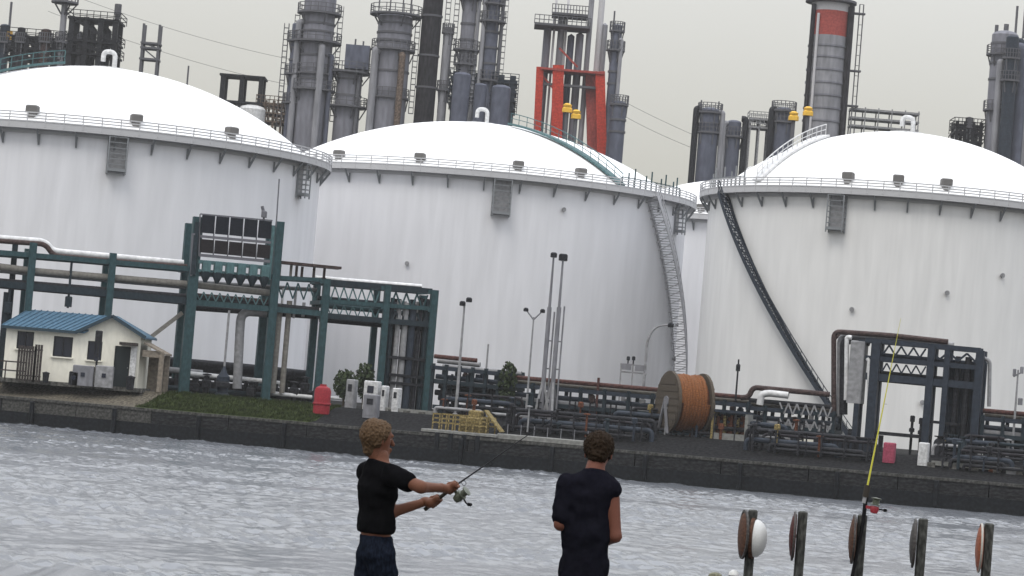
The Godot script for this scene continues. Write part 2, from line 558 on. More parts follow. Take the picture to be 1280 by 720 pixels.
func ground_and_water() -> void:
	O = Vector3.ZERO
	# yard, from the top of the bank to the horizon
	var m := mb()
	var L := QA - along * 1500.0
	var R := QA + along * 1600.0
	var e0 := back * 6.5
	var hy := Vector3.UP * YARD
	m.quadn(L + e0 + hy, R + e0 + hy, R + back * 5000.0 + hy, L + back * 5000.0 + hy, Vector3.UP)
	setting("ground", m, M.yard)
	# the bank between the quay wall and the yard, cut where its cover changes
	var cuts := [-1500.0, 0.0, 13.5, 23.3, 1600.0]
	var mats := [M.bank, M.earth, M.grass, M.bank]
	var q11: float = (pt("slope", 192, 500) - QA).dot(along)
	var q12: float = (pt("slope", 408, 512) - QA).dot(along)
	cuts[1] = -60.0; cuts[2] = q11; cuts[3] = q12
	var called := ["bank", "bank", "grass_bank", "bank"]
	for i in 4:
		m = mb()
		var n := 24 if i > 0 else 4
		var far: float = cuts[i + 1]
		var u0: float = cuts[i]
		for k in n:
			var ua: float = lerpf(u0, far, k / float(n))
			var ub: float = lerpf(u0, far, (k + 1) / float(n))
			var prof := [[0.6, QUAY + 0.004], [2.0, QUAY + 0.12], [4.0, QUAY + 0.65], [5.5, YARD - 0.12], [6.6, YARD + 0.004], [7.4, YARD + 0.006]]
			for j in prof.size() - 1:
				var a: Vector3 = QA + along * ua + back * prof[j][0] + Vector3.UP * prof[j][1]
				var b: Vector3 = QA + along * ub + back * prof[j][0] + Vector3.UP * prof[j][1]
				var c: Vector3 = QA + along * ub + back * prof[j + 1][0] + Vector3.UP * prof[j + 1][1]
				var dd: Vector3 = QA + along * ua + back * prof[j + 1][0] + Vector3.UP * prof[j + 1][1]
				var nn := (b - a).cross(dd - a).normalized()
				if nn.y < 0: nn = -nn
				m.quadn(a, b, c, dd, nn)
		setting(called[i], m, mats[i])
	grass_tufts(q11, q12)
	# the water
	var xs := PackedFloat32Array()
	var zs := PackedFloat32Array()
	for v in [-2500.0, -1200.0, -600.0, -300.0, -150.0, -90.0, -64.0]: xs.append(v)
	var x := -46.0
	while x < 46.0:
		xs.append(x); x += 0.2
	for v in [64.0, 90.0, 150.0, 300.0, 600.0, 1200.0, 2500.0]: xs.append(v)
	for v in [40.0, 0.0, -15.0, -30.0, -45.0, -58.0]: zs.append(v)
	var z := -66.0
	while z > -206.0:
		zs.append(z); z -= 0.27
	for v in [-230.0, -300.0, -500.0]: zs.append(v)
	var nx := xs.size()
	var nz := zs.size()
	var w1 := FastNoiseLite.new()
	w1.seed = 5; w1.frequency = 1.0; w1.fractal_octaves = 3; w1.noise_type = FastNoiseLite.TYPE_SIMPLEX_SMOOTH
	var w2 := FastNoiseLite.new()
	w2.seed = 8; w2.frequency = 1.0; w2.fractal_octaves = 3; w2.noise_type = FastNoiseLite.TYPE_SIMPLEX_SMOOTH
	var hs := PackedFloat32Array()
	hs.resize(nx * nz)
	for j in nz:
		for i in nx:
			var px := xs[i]
			var pz := zs[j]
			var calm := 0.42 + 1.45 * clampf(0.5 + 1.1 * w2.get_noise_2d(px * 0.014 + 7.0, pz * 0.07), 0.0, 1.0)
			var f := 1.0 if abs(px) < 50.0 and pz < -60.0 and pz > -210.0 else 0.0
			hs[i + nx * j] = f * calm * (0.09 * w1.get_noise_2d(px * 0.3, pz * 0.45) + 0.085 * w2.get_noise_2d(px * 1.15 + 40.0, pz * 1.5)) - 0.03
	var vs := PackedVector3Array()
	var ns := PackedVector3Array()
	var ids := PackedInt32Array()
	for j in nz:
		for i in nx:
			vs.append(Vector3(xs[i], hs[i + nx * j], zs[j]))
			var i0 := maxi(i - 1, 0)
			var i1 := mini(i + 1, nx - 1)
			var j0 := maxi(j - 1, 0)
			var j1 := mini(j + 1, nz - 1)
			ns.append(Vector3(-(hs[i1 + nx * j] - hs[i0 + nx * j]) / (xs[i1] - xs[i0]), 1.0, -(hs[i + nx * j1] - hs[i + nx * j0]) / (zs[j1] - zs[j0])).normalized())
	for j in nz - 1:
		for i in nx - 1:
			var a := i + nx * j
			ids.append_array(PackedInt32Array([a, a + nx, a + 1, a + 1, a + nx, a + nx + 1]))
	var arr := []
	arr.resize(Mesh.ARRAY_MAX)
	arr[Mesh.ARRAY_VERTEX] = vs
	arr[Mesh.ARRAY_NORMAL] = ns
	arr[Mesh.ARRAY_INDEX] = ids
	var am := ArrayMesh.new()
	am.add_surface_from_arrays(Mesh.PRIMITIVE_TRIANGLES, arr)
	var wm := StandardMaterial3D.new()
	wm.albedo_color = Color(0.115, 0.122, 0.135).linear_to_srgb()
	wm.roughness = 0.2
	wm.metallic_specular = 0.5
	am.surface_set_material(0, wm)
	var wi := MeshInstance3D.new()
	wi.mesh = am
	wi.name = "water"
	add_child(wi)
	wi.set_meta("kind", "structure")
	quay_wall()

func grass_tufts(u0: float, u1: float) -> void:
	var m := mb()
	for k in 5200:
		var u := rng.randf_range(u0, u1)
		var v := rng.randf_range(0.9, 7.2)
		var y: float = QUAY
		if v < 2.0: y = lerpf(QUAY, QUAY + 0.12, (v - 0.6) / 1.4)
		elif v < 4.0: y = lerpf(QUAY + 0.12, QUAY + 0.65, (v - 2.0) / 2.0)
		elif v < 5.5: y = lerpf(QUAY + 0.65, YARD - 0.12, (v - 4.0) / 1.5)
		elif v < 6.6: y = lerpf(YARD - 0.12, YARD, (v - 5.5) / 1.1)
		else: y = YARD
		var p := QA + along * u + back * v + Vector3.UP * (y - 0.02)
		var h := rng.randf_range(0.08, 0.3)
		for b in 3:
			var an := rng.randf() * TAU
			var sd := Vector3(cos(an), 0, sin(an))
			var tip := p + Vector3.UP * h + sd * h * rng.randf_range(0.2, 0.7)
			var wd := sd.cross(Vector3.UP) * 0.03
			m.tri(p - wd, p + wd, tip, sd, sd, sd)
	var g := part("grass", m, M.grass, self)
	g.set_meta("kind", "stuff")
	g.set_meta("label", "rough green grass on the bank under the teal rack")
	g.set_meta("category", "grass")

func quay_wall() -> void:
	var w := thing("quay_wall", "dark stained concrete quay wall along the far waterline", "quay wall", QA)
	var seg := 6.0
	var u0 := -36.0
	var k := 0
	while u0 < 120.0:
		var m := mb()
		var proud := rng.randf_range(-0.03, 0.03)
		m.box(QA + along * (u0 + seg * 0.5) + back * (0.45 - proud) + Vector3.UP * 0.9, Vector3(seg - 0.07, 1.8, 0.9), turned("quay"))
		part("block", m, M.coping if k in [6, 7] else M.concrete_dark, w)
		m = mb()
		m.box(QA + along * (u0 + seg * 0.5) + back * 0.48 + Vector3.UP * (QUAY - 0.1 + 0.002 * (k % 2)), Vector3(seg - 0.03, 0.2, 1.1), turned("quay"))
		part("coping", m, M.coping, w)
		u0 += seg
		k += 1
	var mm := mb()
	mm.box(QA + along * 30.0 + back * 0.1 + Vector3.UP * 0.2, Vector3(260.0, 1.5, 0.5), turned("quay"))
	part("waterline_band", mm, M.wet, w)
	mm = mb()
	mm.box(QA + along * 30.0 + back * 0.8 + Vector3.UP * 0.7, Vector3(3000.0, 2.4, 0.5), turned("quay"))
	part("core", mm, M.concrete_dark, w)
	# vertical fenders
	for i in 14:
		var f := mb()
		var p := QA + along * (-4.0 + i * 6.6)
		f.cbox(p - back * 0.28 + Vector3.UP * 0.95, Vector3(0.3, 1.7, 0.25), 0.04, turned("quay"))
		part("fender", f, M.wet, w)

# ------------------------------------------------------------------ storage tanks
func tank(called_label: String, px: float, depth: float, r: float, rim: float, rise: float, shell: Material, o: Dictionary) -> void:
	var c := at(px, 210, depth)
	c.y = YARD
	var t := thing("storage_tank", called_label, "tank", c, "white domed storage tanks")
	var h := rim - YARD
	var m := mb()
	m.lathe(c, [[r, 0.0], [r, h]], 128)
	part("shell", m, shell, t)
	# roof
	m = mb()
	var R := (r * r + rise * rise) / (2.0 * rise)
	var amax := asin(r / R)
	var prof := []
	for i in 25:
		var a := amax * (1.0 - i / 24.0)
		prof.append([R * sin(a), h + 0.02 + R * cos(a) - (R - rise)])
	prof[24][0] = 0.0
	m.lathe(c, prof, 96)
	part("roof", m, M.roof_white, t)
	# ring walkway and its railing
	m = mb()
	m.lathe(c, [[r + 0.003, h - 0.45], [r + 0.12, h - 0.45], [r + 0.12, h - 0.13], [r + 0.95, h - 0.13], [r + 0.95, h + 0.42], [r + 0.9, h + 0.42], [r + 0.9, h], [r - 0.3, h]], 128, Basis.IDENTITY, false)
	part("walkway", m, M.rail, t)
	m = mb()
	for y in [0.46, 0.7, 0.94, 1.18]:
		m.lathe(c, [[r + 0.9, h + y - 0.05], [r + 0.98, h + y - 0.05], [r + 0.98, h + y + 0.05], [r + 0.9, h + y + 0.05], [r + 0.9, h + y - 0.05]], 128, Basis.IDENTITY, false)
	for k in 84:
		var u := Vector3(sin(TAU * k / 84), 0, cos(TAU * k / 84))
		m.bar(c + u * (r + 0.93) + Vector3.UP * h, c + u * (r + 0.93) + Vector3.UP * (h + 1.2), 0.08, 0.08)
	part("railing", m, M.rail, t)
	for k in 40:
		m = mb()
		var u := Vector3(sin(TAU * k / 40 + 0.05), 0, cos(TAU * k / 40 + 0.05))
		if u.z < -0.3: continue
		m.bar(c + u * (r + 0.02) + Vector3.UP * (h - 1.35), c + u * (r + 0.85) + Vector3.UP * (h - 0.18), 0.12, 0.16)
		m.bar(c + u * (r + 0.07) + Vector3.UP * (h - 1.4), c + u * (r + 0.07) + Vector3.UP * (h - 0.5), 0.14, 0.14)
		part("bracket", m, M.rail_dark, t)
	var dome := func(ang: float, fr: float) -> Vector3:
		var rr := r * fr
		return c + Vector3(sin(ang) * rr, h + sqrt(R * R - rr * rr) - (R - rise), cos(ang) * rr)
	# roof hatches, seen as small dark boxes behind the rail
	for hx in o.get("hatches", []):
		var s: float = clampf((hx - px) * depth / FOC / (r * 0.93), -0.97, 0.97)
		var p: Vector3 = dome.call(asin(s), 0.93)
		m = mb()
		m.cbox(p + Vector3.UP * 0.55, Vector3(1.0, 0.6, 0.9), 0.1, Basis(Vector3.UP, asin(s)))
		m.rod(p - Vector3.UP * 0.3, p + Vector3.UP * 0.4, 0.38, 10)
		part("hatch", m, M.hatch, t)
	# goose-neck vent on the crown
	m = mb()
	var top := c + Vector3.UP * (h + rise)
	m.tube(bent([top - Vector3.UP * 0.3 + Vector3(0.55, 0, 0), top + Vector3(0.55, 1.6, 0), top + Vector3(-0.5, 1.6, 0), top + Vector3(-0.5, 0.7, 0)], 0.7), 0.22, 0.22, 10)
	m.rod(top - Vector3.UP * 0.4, top + Vector3.UP * 0.12, 1.6, 20)
	part("vent", m, M.pipe_white, t)
	# cage hung under the walkway
	for bx in o.get("cages", []):
		var s2: float = (bx[0] - px) * depth / FOC / (r + 0.5)
		var an := asin(clampf(s2, -0.98, 0.98))
		var u := Vector3(sin(an), 0, cos(an))
		var sd := Vector3(cos(an), 0, -sin(an))
		var w: float = bx[1]
		var hh: float = bx[2]
		var y1 := h - 0.25
		m = mb()
		for e in [-1.0, 1.0]:
			for q in [0.1, 0.9]:
				m.bar(c + u * (r + q) + sd * w * e + Vector3.UP * y1, c + u * (r + q) + sd * w * e + Vector3.UP * (y1 - hh - 0.35), 0.11, 0.11)
		for j in 7:
			var y2 := y1 - hh * j / 6.0
			m.bar(c + u * (r + 0.9) - sd * w + Vector3.UP * y2, c + u * (r + 0.9) + sd * w + Vector3.UP * y2, 0.06, 0.06)
			for e in [-1.0, 1.0]:
				m.bar(c + u * (r + 0.1) + sd * w * e + Vector3.UP * y2, c + u * (r + 0.9) + sd * w * e + Vector3.UP * y2, 0.06, 0.06)
		var cg := part("ladder_cage", m, M.rail_dark, t)
		m = mb()
		m.box(c + u * (r + 0.5) + Vector3.UP * (y1 - hh), Vector3(w * 2.0, 0.25, 0.95), Basis(sd, Vector3.UP, u))
		part("floor", m, M.rail_dark, cg)
		m = mb()
		m.box(c + u * (r + 0.12) + Vector3.UP * (y1 - hh * 0.5), Vector3(w * 2.0 - 0.15, hh - 0.1, 0.06), Basis(sd, Vector3.UP, u))
		part("back_panel", m, M.pipe_grey, cg)
	for q in o.get("nozzles", []):
		var an := asin(clampf((q[0] + (q[1] - 210.0) * 0.08 - px) * depth / FOC / r, -0.98, 0.98))
		var u := Vector3(sin(an), 0, cos(an))
		var y := at(q[0], q[1], depth - r).y
		var nb := Vector3(c.x, y, c.z)
		m = mb()
		m.rod(nb + u * (r - 0.05), nb + u * (r + 0.22), 0.13, 10)
		m.rod(nb + u * (r + 0.2), nb + u * (r + 0.28), 0.22, 12)
		part("nozzle", m, M.pipe_grey, t)
	if o.has("stair"):
		var sa: Array = o.stair
		spiral_stair(t, c, r, h, deg_to_rad(sa[0]), deg_to_rad(sa[1]), sa[2], sa[3])
	if o.has("roof_walk"):
		# walkway climbing the roof: a list of [angle, fraction of radius]
		var ra: Array = o.roof_walk
		m = mb()
		var rl := mb()
		var n := 14
		var p0: Vector3 = dome.call(deg_to_rad(ra[0]), ra[1])
		var p1: Vector3 = dome.call(deg_to_rad(ra[2]), ra[3])
		var prev := Vector3.ZERO
		for k in n + 1:
			var q := p0.lerp(p1, k / float(n))
			var fr := Vector2(q.x - c.x, q.z - c.z).length()
			q.y = c.y + h + sqrt(max(R * R - fr * fr, 0.0)) - (R - rise) + 0.3
			rl.bar(q, q + Vector3.UP * 1.1, 0.07, 0.07)
			if k > 0:
				m.bar(prev, q, 1.0, 0.2)
				rl.bar(prev + Vector3.UP * 1.1, q + Vector3.UP * 1.1, 0.08, 0.08)
				rl.bar(prev + Vector3.UP * 0.6, q + Vector3.UP * 0.6, 0.06, 0.06)
			prev = q
		var rw := part("roof_stair", m, o.get("walk_mat", M.teal_light), t)
		part("railing", rl, o.get("walk_mat", M.teal_light), rw)
	if o.has("head"):
		# the head of the stair: a small railed landing on the rim
		var hd: Array = o.head
		m = mb()
		for k in hd[1]:
			var an := deg_to_rad(hd[0] + k * 2.2)
			var u := Vector3(sin(an), 0, cos(an))
			var hp := c + u * (r + 0.5) + Vector3.UP * h
			m.bar(hp, hp + Vector3.UP * (1.4 + 0.5 * (k % 3)), 0.14, 0.14)
			if k > 0:
				var a2 := deg_to_rad(hd[0] + (k - 1) * 2.2)
				var u2 := Vector3(sin(a2), 0, cos(a2))
				for y in [0.5, 1.0, 1.4]:
					m.bar(c + u2 * (r + 0.5) + Vector3.UP * (h + y), hp + Vector3.UP * y, 0.08, 0.08)
		part("stair_head", m, hd[2], t)

func spiral_stair(t: Node3D, c: Vector3, r: float, h: float, a0: float, a1: float, w: float, mt: Material) -> void:
	var n := 90
	var st := mb()
	var tr := mb()
	var hr := mb()
	var pi := Vector3.ZERO
	var po := Vector3.ZERO
	for k in n + 1:
		var f := k / float(n)
		var an := lerpf(a0, a1, f)
		var y := h - f * (h - 0.3)
		# two landings flatten the flight
		var u := Vector3(sin(an), 0, cos(an))
		var i := c + u * (r + 0.12) + Vector3.UP * y
		var oo := c + u * (r + 0.12 + w) + Vector3.UP * y
		tr.bar(i, oo, 0.3, 0.06)
		if k > 0:
			st.bar(pi, i, 0.08, 0.34)
			st.bar(po, oo, 0.08, 0.34)
			hr.bar(po + Vector3.UP * 1.1, oo + Vector3.UP * 1.1, 0.07, 0.07)
			hr.bar(po + Vector3.UP * 0.6, oo + Vector3.UP * 0.6, 0.05, 0.05)
		if k % 3 == 0:
			hr.bar(oo, oo + Vector3.UP * 1.1, 0.06, 0.06)
			st.bar(c + u * (r - 0.02) + Vector3.UP * (y - 0.7), oo, 0.08, 0.08)
		pi = i; po = oo
	var s := part("staircase", st, mt, t)
	part("treads", tr, mt, s, "stuff")
	part("railing", hr, mt, s)

func tanks() -> void:
	tank("white domed storage tank behind the dark panel board and blue-roofed house", 124, 245, 19.75, 23.85, 7.4, M.shell,
		{"hatches": [80, 200, 305], "cages": [[186, 0.75, 2.7], [389, 0.45, 2.6]], "roof_walk": [-60, 0.9, -35, 0.28], "walk_mat": M.teal_light})
	tank("white domed tank with teal roof stair and grey stair at its edge", 597, 285, 22.05, 25.9, 7.1, M.shell,
		{"hatches": [435, 533, 648, 722], "cages": [[632, 0.85, 3.2], [850, 0.5, 2.6]], "nozzles": [[862, 400], [858, 446], [520, 330], [700, 260]], "stair": [51, 90, 1.3, M.stair_pale], "roof_walk": [43, 0.97, 28, 0.3], "head": [40, 13, M.teal]})
	tank("white domed storage tank with a dark diagonal stair, behind the dark pipe portal", 1130, 262, 18.35, 25.6, 7.6, M.shell_warm,
		{"hatches": [1037, 1094, 1150, 1268], "cages": [[1024, 0.75, 3.0]], "stair": [-69, -16, 0.9, M.steel_blue], "nozzles": [[1037, 384], [1145, 363], [1258, 296], [1253, 420], [1115, 500], [1212, 340]], "roof_walk": [-58, 0.95, -75, 0.45], "walk_mat": M.pipe_white, "head": [-80, 11, M.rail_dark]})
	tank("white domed storage tank half hidden in the gap between two nearer tanks", 940, 332, 18.5, 27.2, 6.2, M.shell,
		{"hatches": [870], "cages": []})

# ------------------------------------------------------------------ process plant behind the tanks
const PD := 420.0
const K := 420.0 / 3425.0

func base_of(px: float, py: float, d := PD) -> Vector3:
	var p := at(px, py, d)
	p.y = YARD
	return p

func hgt(px: float, py: float, d := PD) -> float:
	return at(px, py, d).y - YARD

# a vertical process column: width in pixels, top as pixel height, platforms [[py, width px, mat?]]
func column(called: String, label: String, cat: String, px: float, py_mid: float, wpx: float, py_top: float, mt: Material, plats := [], extra := {}) -> Node3D:
	var d: float = extra.get("d", PD)
	var k := d / FOC
	var c := base_of(px, py_mid, d)
	var t := thing(called, label, cat, c, extra.get("group", ""))
	var h := hgt(px, py_top, d)
	var r := wpx * k * 0.5
	var m := mb()
	var cone: float = extra.get("cap", 0.35)
	m.lathe(c, [[r, 0.0], [r, h - r * cone], [r * 0.85, h - r * cone * 0.45], [r * 0.45, h - r * cone * 0.1], [0.0, h]], 28)
	part("shell", m, mt, t)
	for by in extra.get("bands", []):
		m = mb()
		var y := hgt(px, by, d)
		m.lathe(c, [[r + 0.01, y - 0.15], [r + 0.13, y - 0.15], [r + 0.13, y + 0.15], [r + 0.01, y + 0.15]], 28, Basis.IDENTITY, false)
		part("ring", m, M.platform, t)
	for p in plats:
		var y := hgt(px, p[0], d)
		var rr: float = p[1] * k * 0.5
		m = mb()
		m.lathe(c, [[r + 0.02, y - 0.28], [rr, y - 0.28], [rr, y], [r + 0.02, y]], 18, Basis.IDENTITY, false)
		var deck := part("platform", m, M.platform, t)
		m = mb()
		for q in 18:
			var u := Vector3(sin(TAU * q / 18), 0, cos(TAU * q / 18)) * (rr - 0.08)
			var u2 := Vector3(sin(TAU * (q + 1) / 18), 0, cos(TAU * (q + 1) / 18)) * (rr - 0.08)
			m.bar(c + u + Vector3.UP * y, c + u + Vector3.UP * (y + 1.3), 0.12, 0.12)
			for e in [0.65, 1.3]:
				m.bar(c + u + Vector3.UP * (y + e), c + u2 + Vector3.UP * (y + e), 0.1, 0.1)
		part("railing", m, p[2] if p.size() > 2 else M.platform, deck)
		for q in 5:
			var an := TAU * q / 5 + 0.4
			var u := Vector3(sin(an), 0, cos(an))
			m = mb()
			m.bar(c + u * r + Vector3.UP * (y - 2.0), c + u * (rr - 0.2) + Vector3.UP * (y - 0.3), 0.18, 0.18)
			part("strut", m, M.platform, t)
	# riser pipes down the shell: [angle deg, radius, top py, material]
	for q in extra.get("risers", []):
		var an := deg_to_rad(q[0])
		var u = Vector3(sin(an), 0, cos(an)) * (r + q[1] + 0.12)
		var y1 := hgt(px, q[2], d)
		m = mb()
		m.tube(bent([c + u * (r / max(u.length(), 0.1)) + Vector3.UP * y1, c + u + Vector3.UP * y1, c + u], 0.8), q[1], q[1], 10)
		part("riser_pipe", m, q[3], t)
	# caged ladder
	for q in extra.get("ladders", []):
		var an := deg_to_rad(q[0])
		var u := Vector3(sin(an), 0, cos(an))
		var s := Vector3(cos(an), 0, -sin(an))
		var y0 := hgt(px, q[2], d)
		var y1 := hgt(px, q[1], d)
		m = mb()
		for e in [-0.35, 0.35]:
			m.bar(c + u * (r + 0.5) + s * e + Vector3.UP * y0, c + u * (r + 0.5) + s * e + Vector3.UP * y1, 0.1, 0.1)
			m.bar(c + u * (r + 1.2) + s * e + Vector3.UP * y0, c + u * (r + 1.2) + s * e + Vector3.UP * y1, 0.07, 0.07)
		var y := y0
		while y < y1:
			m.bar(c + u * (r + 0.5) - s * 0.35 + Vector3.UP * y, c + u * (r + 0.5) + s * 0.35 + Vector3.UP * y, 0.07, 0.07)
			for e in [-0.35, 0.35]:
				m.bar(c + u * (r + 0.5) + s * e + Vector3.UP * y, c + u * (r + 1.2) + s * e + Vector3.UP * y, 0.07, 0.07)
			y += 0.9
		part("ladder", m, M.platform, t)
	# thin things standing on the top: [offset px, height px, width m]
	for q in extra.get("spikes", []):
		m = mb()
		var b := c + Vector3(q[0] * k, h - 1.0, 0.3)
		m.rod(b, b + Vector3.UP * (q[1] * k + 1.0), q[2], 6)
		part("mast", m, M.platform, t)
	return t

# an open steel frame of posts, floors and braces between two pixel corners
func frame(called: String, label: String, cat: String, x0: float, x1: float, ytop: float, levels: Array, deep: float, mt: Material, o := {}) -> Node3D:
	var d: float = o.get("d", PD)
	var a := base_of(x0, o.get("ymid", 100.0), d)
	var b := base_of(x1, o.get("ymid", 100.0), d)
	var t := thing(called, label, cat, (a + b) * 0.5)
	var wd: float = o.get("post", 0.45)
	var h := hgt((x0 + x1) * 0.5, ytop, d)
	var n: int = o.get("bays", 2)
	for i in n + 1:
		for q in [0.0, -deep]:
			var m := mb()
			var p := a.lerp(b, i / float(n)) + Vector3(0, 0, q)
			m.bar(p, p + Vector3.UP * h, wd, wd)
			part("post", m, mt, t)
	for ly in levels:
		var y := hgt((x0 + x1) * 0.5, ly, d)
		var m := mb()
		m.box((a + b) * 0.5 + Vector3(0, y, -deep * 0.5), Vector3(b.x - a.x + wd * 1.6, 0.3, deep + wd * 1.6))
		var f := part("floor", m, mt, t)
		if o.get("rails", true):
			m = mb()
			for q in [wd, -deep - wd]:
				for e in [0.6, 1.2]:
					m.bar(a + Vector3(-wd, y + e, q), b + Vector3(wd, y + e, q), 0.1, 0.1)
					var sx: Vector3 = a + Vector3(-wd, y + e, 0) if q > 0.0 else b + Vector3(wd, y + e, 0)
					m.bar(sx + Vector3(0, 0, wd), sx + Vector3(0, 0, -deep - wd), 0.1, 0.1)
				for i in 9:
					var p := (a + Vector3(-wd, y, q)).lerp(b + Vector3(wd, y, q), i / 8.0)
					m.bar(p, p + Vector3.UP * 1.25, 0.1, 0.1)
			part("railing", m, mt, f)
	if o.get("brace", true):
		for i in levels.size() - 1:
			var ya := hgt((x0 + x1) * 0.5, levels[i], d)
			var yb := hgt((x0 + x1) * 0.5, levels[i + 1], d)
			var m := mb()
			m.bar(a + Vector3.UP * ya, b + Vector3.UP * yb, wd * 0.6, wd * 0.6)
			part("brace", m, mt, t)
	return t

func plant() -> void:
	var P = M.tower
	# far left unit
	column("lamp_mast", "pale grey tall mast rising behind the far left tank roof", "mast", 78, 40, 8, -25, M.tower_pale, [[2, 34], [52, 18]])
	var t := frame("pipework_unit", "dark steel frame with vessels beyond the left tank crown", "steel frame", 88, 143, 22, [24, 52, 68], 5.0, M.steel_dark, {"ymid": 50.0, "bays": 3, "post": 0.8})
	for q in [[97, 44, 8], [113, 38, 9], [131, 40, 10]]:
		var c := base_of(q[0], 55)
		var m := mb()
		var h := hgt(q[0], q[1] - 8)
		m.lathe(c + Vector3(0, 0, -2), [[q[2] * K * 0.5, 20.0], [q[2] * K * 0.5, h - 0.6], [0.0, h]], 16)
		part("vessel", m, M.tower_pale if q[0] < 100 else M.steel_dark, t)
	column("lamp_mast", "thin dark mast with a lamp head above the frame by the tank crown", "mast", 145, 40, 3, 12, M.platform, [[16, 9]])
	frame("pipework_unit", "low dark pipework unit at the far left edge of the skyline", "steel frame", -6, 72, 44, [46, 60, 72], 6.0, M.steel_dark, {"ymid": 60.0, "bays": 6, "post": 0.7, "rails": true})
	for q in [["dark rounded vessel at the skyline nearest the left edge", 5, 30, 12, M.steel_blue], ["small dark vessel above the low pipework, second from the left edge", 26, 34, 10, M.tower_dark], ["stubby brown vessel above the low pipework, third from the left edge", 57, 36, 13, M.pipe_brown]]:
		column("process_vessel", q[0], "vessel", q[1], 50, q[3], q[2], q[4], [[52, q[3] + 6]])
	column("signal_pole", "slim pole at the far left with an orange box", "pole", 12, 30, 3, 2, M.platform, [[50, 10, M.yellow]])
	frame("ladder_tower", "thin ladder frame standing right of the left tank crown", "steel frame", 178, 198, 30, [54, 60, 74], 2.0, M.platform, {"ymid": 55.0, "bays": 1, "post": 0.35, "rails": false})
	column("signal_pole", "thin pole on the skyline over the left tank's sloping roof", "pole", 235, 92, 2.2, 82, M.platform, [])
	frame("portal_gantry", "dark open portal frame between left tank and grey towers", "steel frame", 278, 326, 94, [95, 128], 4.0, M.steel_dark, {"ymid": 110.0, "bays": 2, "post": 0.7, "rails": false, "brace": false})
	column("process_vessel", "low white drum beside the open portal frame", "vessel", 315, 145, 34, 131, M.pipe_white, [])
	frame("pipework_unit", "brownish low pipework at the foot of the grey towers", "steel frame", 322, 362, 126, [130, 142, 152], 5.0, M.tower_rust, {"ymid": 140.0, "bays": 4, "post": 0.35})
	# grey tower group
	column("process_tower", "grey tower with rusty upper stage and wide ringed platforms", "tower", 394, 80, 40, -20, M.tower, [[52, 62], [16, 56], [112, 56], [92, 50]],
		{"risers": [[-70, 0.5, 30, M.tower_pale], [20, 0.55, 60, M.tower_pale], [60, 0.4, 70, M.tower_blue]], "ladders": [[-88, 20, 160], [92, 5, 150]], "bands": [30, 40, 70, 100], "spikes": [[-12, 20, 0.2]]})
	column("process_tower", "slim ribbed tower clinging to the left of the rusty-topped one", "tower", 368, 90, 15, 28, M.tower_blue, [[50, 26], [92, 26], [128, 24]], {"ladders": [[-90, 30, 160]], "bands": [60, 75]})
	var rb := column("process_tower", "squat rust-brown stage tower between two taller grey towers", "tower", 436, 110, 32, 88, M.tower, [[90, 54], [133, 50]], {"risers": [[40, 0.3, 96, M.platform]], "bands": [100, 120]})
	var mm := mb()
	var cc := base_of(447, 75)
	mm.box(cc + Vector3(0, hgt(447, 73), 0), Vector3(30 * K, 30 * K, 4.0))
	part("plant_room", mm, M.tower_blue, rb)
	mm = mb()
	for q in [-14, -4, 6, 14]:
		mm.bar(cc + Vector3(q * K, hgt(447, 58), 1.0), cc + Vector3(q * K, hgt(447, 46 + absi(q)), 1.0), 0.25, 0.25)
	part("roof_posts", mm, M.platform, rb)
	column("process_tower", "broad grey tower with railed crown left of the dark chimney", "tower", 490, 80, 43, 14, M.tower, [[18, 66], [62, 56], [122, 50]],
		{"risers": [[-50, 0.6, 66, M.tower_pale], [30, 0.5, 70, M.tower_rust]], "ladders": [[90, 20, 140]], "bands": [30, 42, 52, 90], "spikes": [[-22, 16, 0.12], [-8, 18, 0.12], [8, 17, 0.12], [18, 20, 0.15]]})
	column("chimney", "thick dark brown chimney rising out of frame behind middle tank", "chimney", 536, 70, 25, -60, M.tower_dark, [], {"bands": [20, 70, 110], "ladders": [[90, -60, 140]]})
	column("vent_stack", "slender pale grey stack with dark cap right of the dark chimney", "stack", 556, 90, 11, 33, M.tower_pale, [[40, 16], [112, 18]])
	column("process_tower", "dark twin column nearer the chimney, with side brackets", "tower", 583, 60, 18, -40, M.tower, [[-2, 30], [62, 34], [80, 30]], {"risers": [[70, 0.3, -20, M.tower_pale]], "ladders": [[-90, -20, 130]], "bands": [30, 50]})
	column("process_tower", "blue-grey twin column farther from the chimney, bulging at mid height", "tower", 613, 60, 17, -40, M.tower_blue, [[4, 30], [26, 34], [100, 28]], {"risers": [[-60, 0.35, -20, M.tower_pale], [80, 0.3, 0, M.platform]], "ladders": [[90, -20, 130]], "bands": [40, 60, 80]})
	frame("pipework_unit", "dark crowded pipework around the feet of the twin columns", "steel frame", 568, 640, 92, [100, 112, 124, 134], 7.0, M.steel_blue, {"ymid": 115.0, "bays": 5, "post": 0.9})
	for q in [[576, 22, 90], [600, 16, 104], [626, 24, 106]]:
		column("process_vessel", ["wide grey drum at the foot of the nearer twin column", "narrow drum between the feet of the twin columns", "wide drum at the foot of the farther twin column"][[576, 600, 626].find(q[0])], "vessel", q[0], 120, q[1], q[2], M.tower_blue, [], {"d": 415.0})
	red_tower()
	column("process_tower", "slim blue-grey column just right of the red legs", "tower", 768, 80, 13, 30, M.tower_blue, [[38, 20], [62, 24]], {"spikes": [[-5, 16, 0.15]], "risers": [[40, 0.3, 50, M.tower_pale]], "bands": [90, 105]})
	column("process_vessel", "stout blue-grey drum at the foot of the column by the red legs", "vessel", 772, 155, 19, 126, M.tower_blue, [[130, 24]], {"d": 417.0, "bands": [150, 165]})
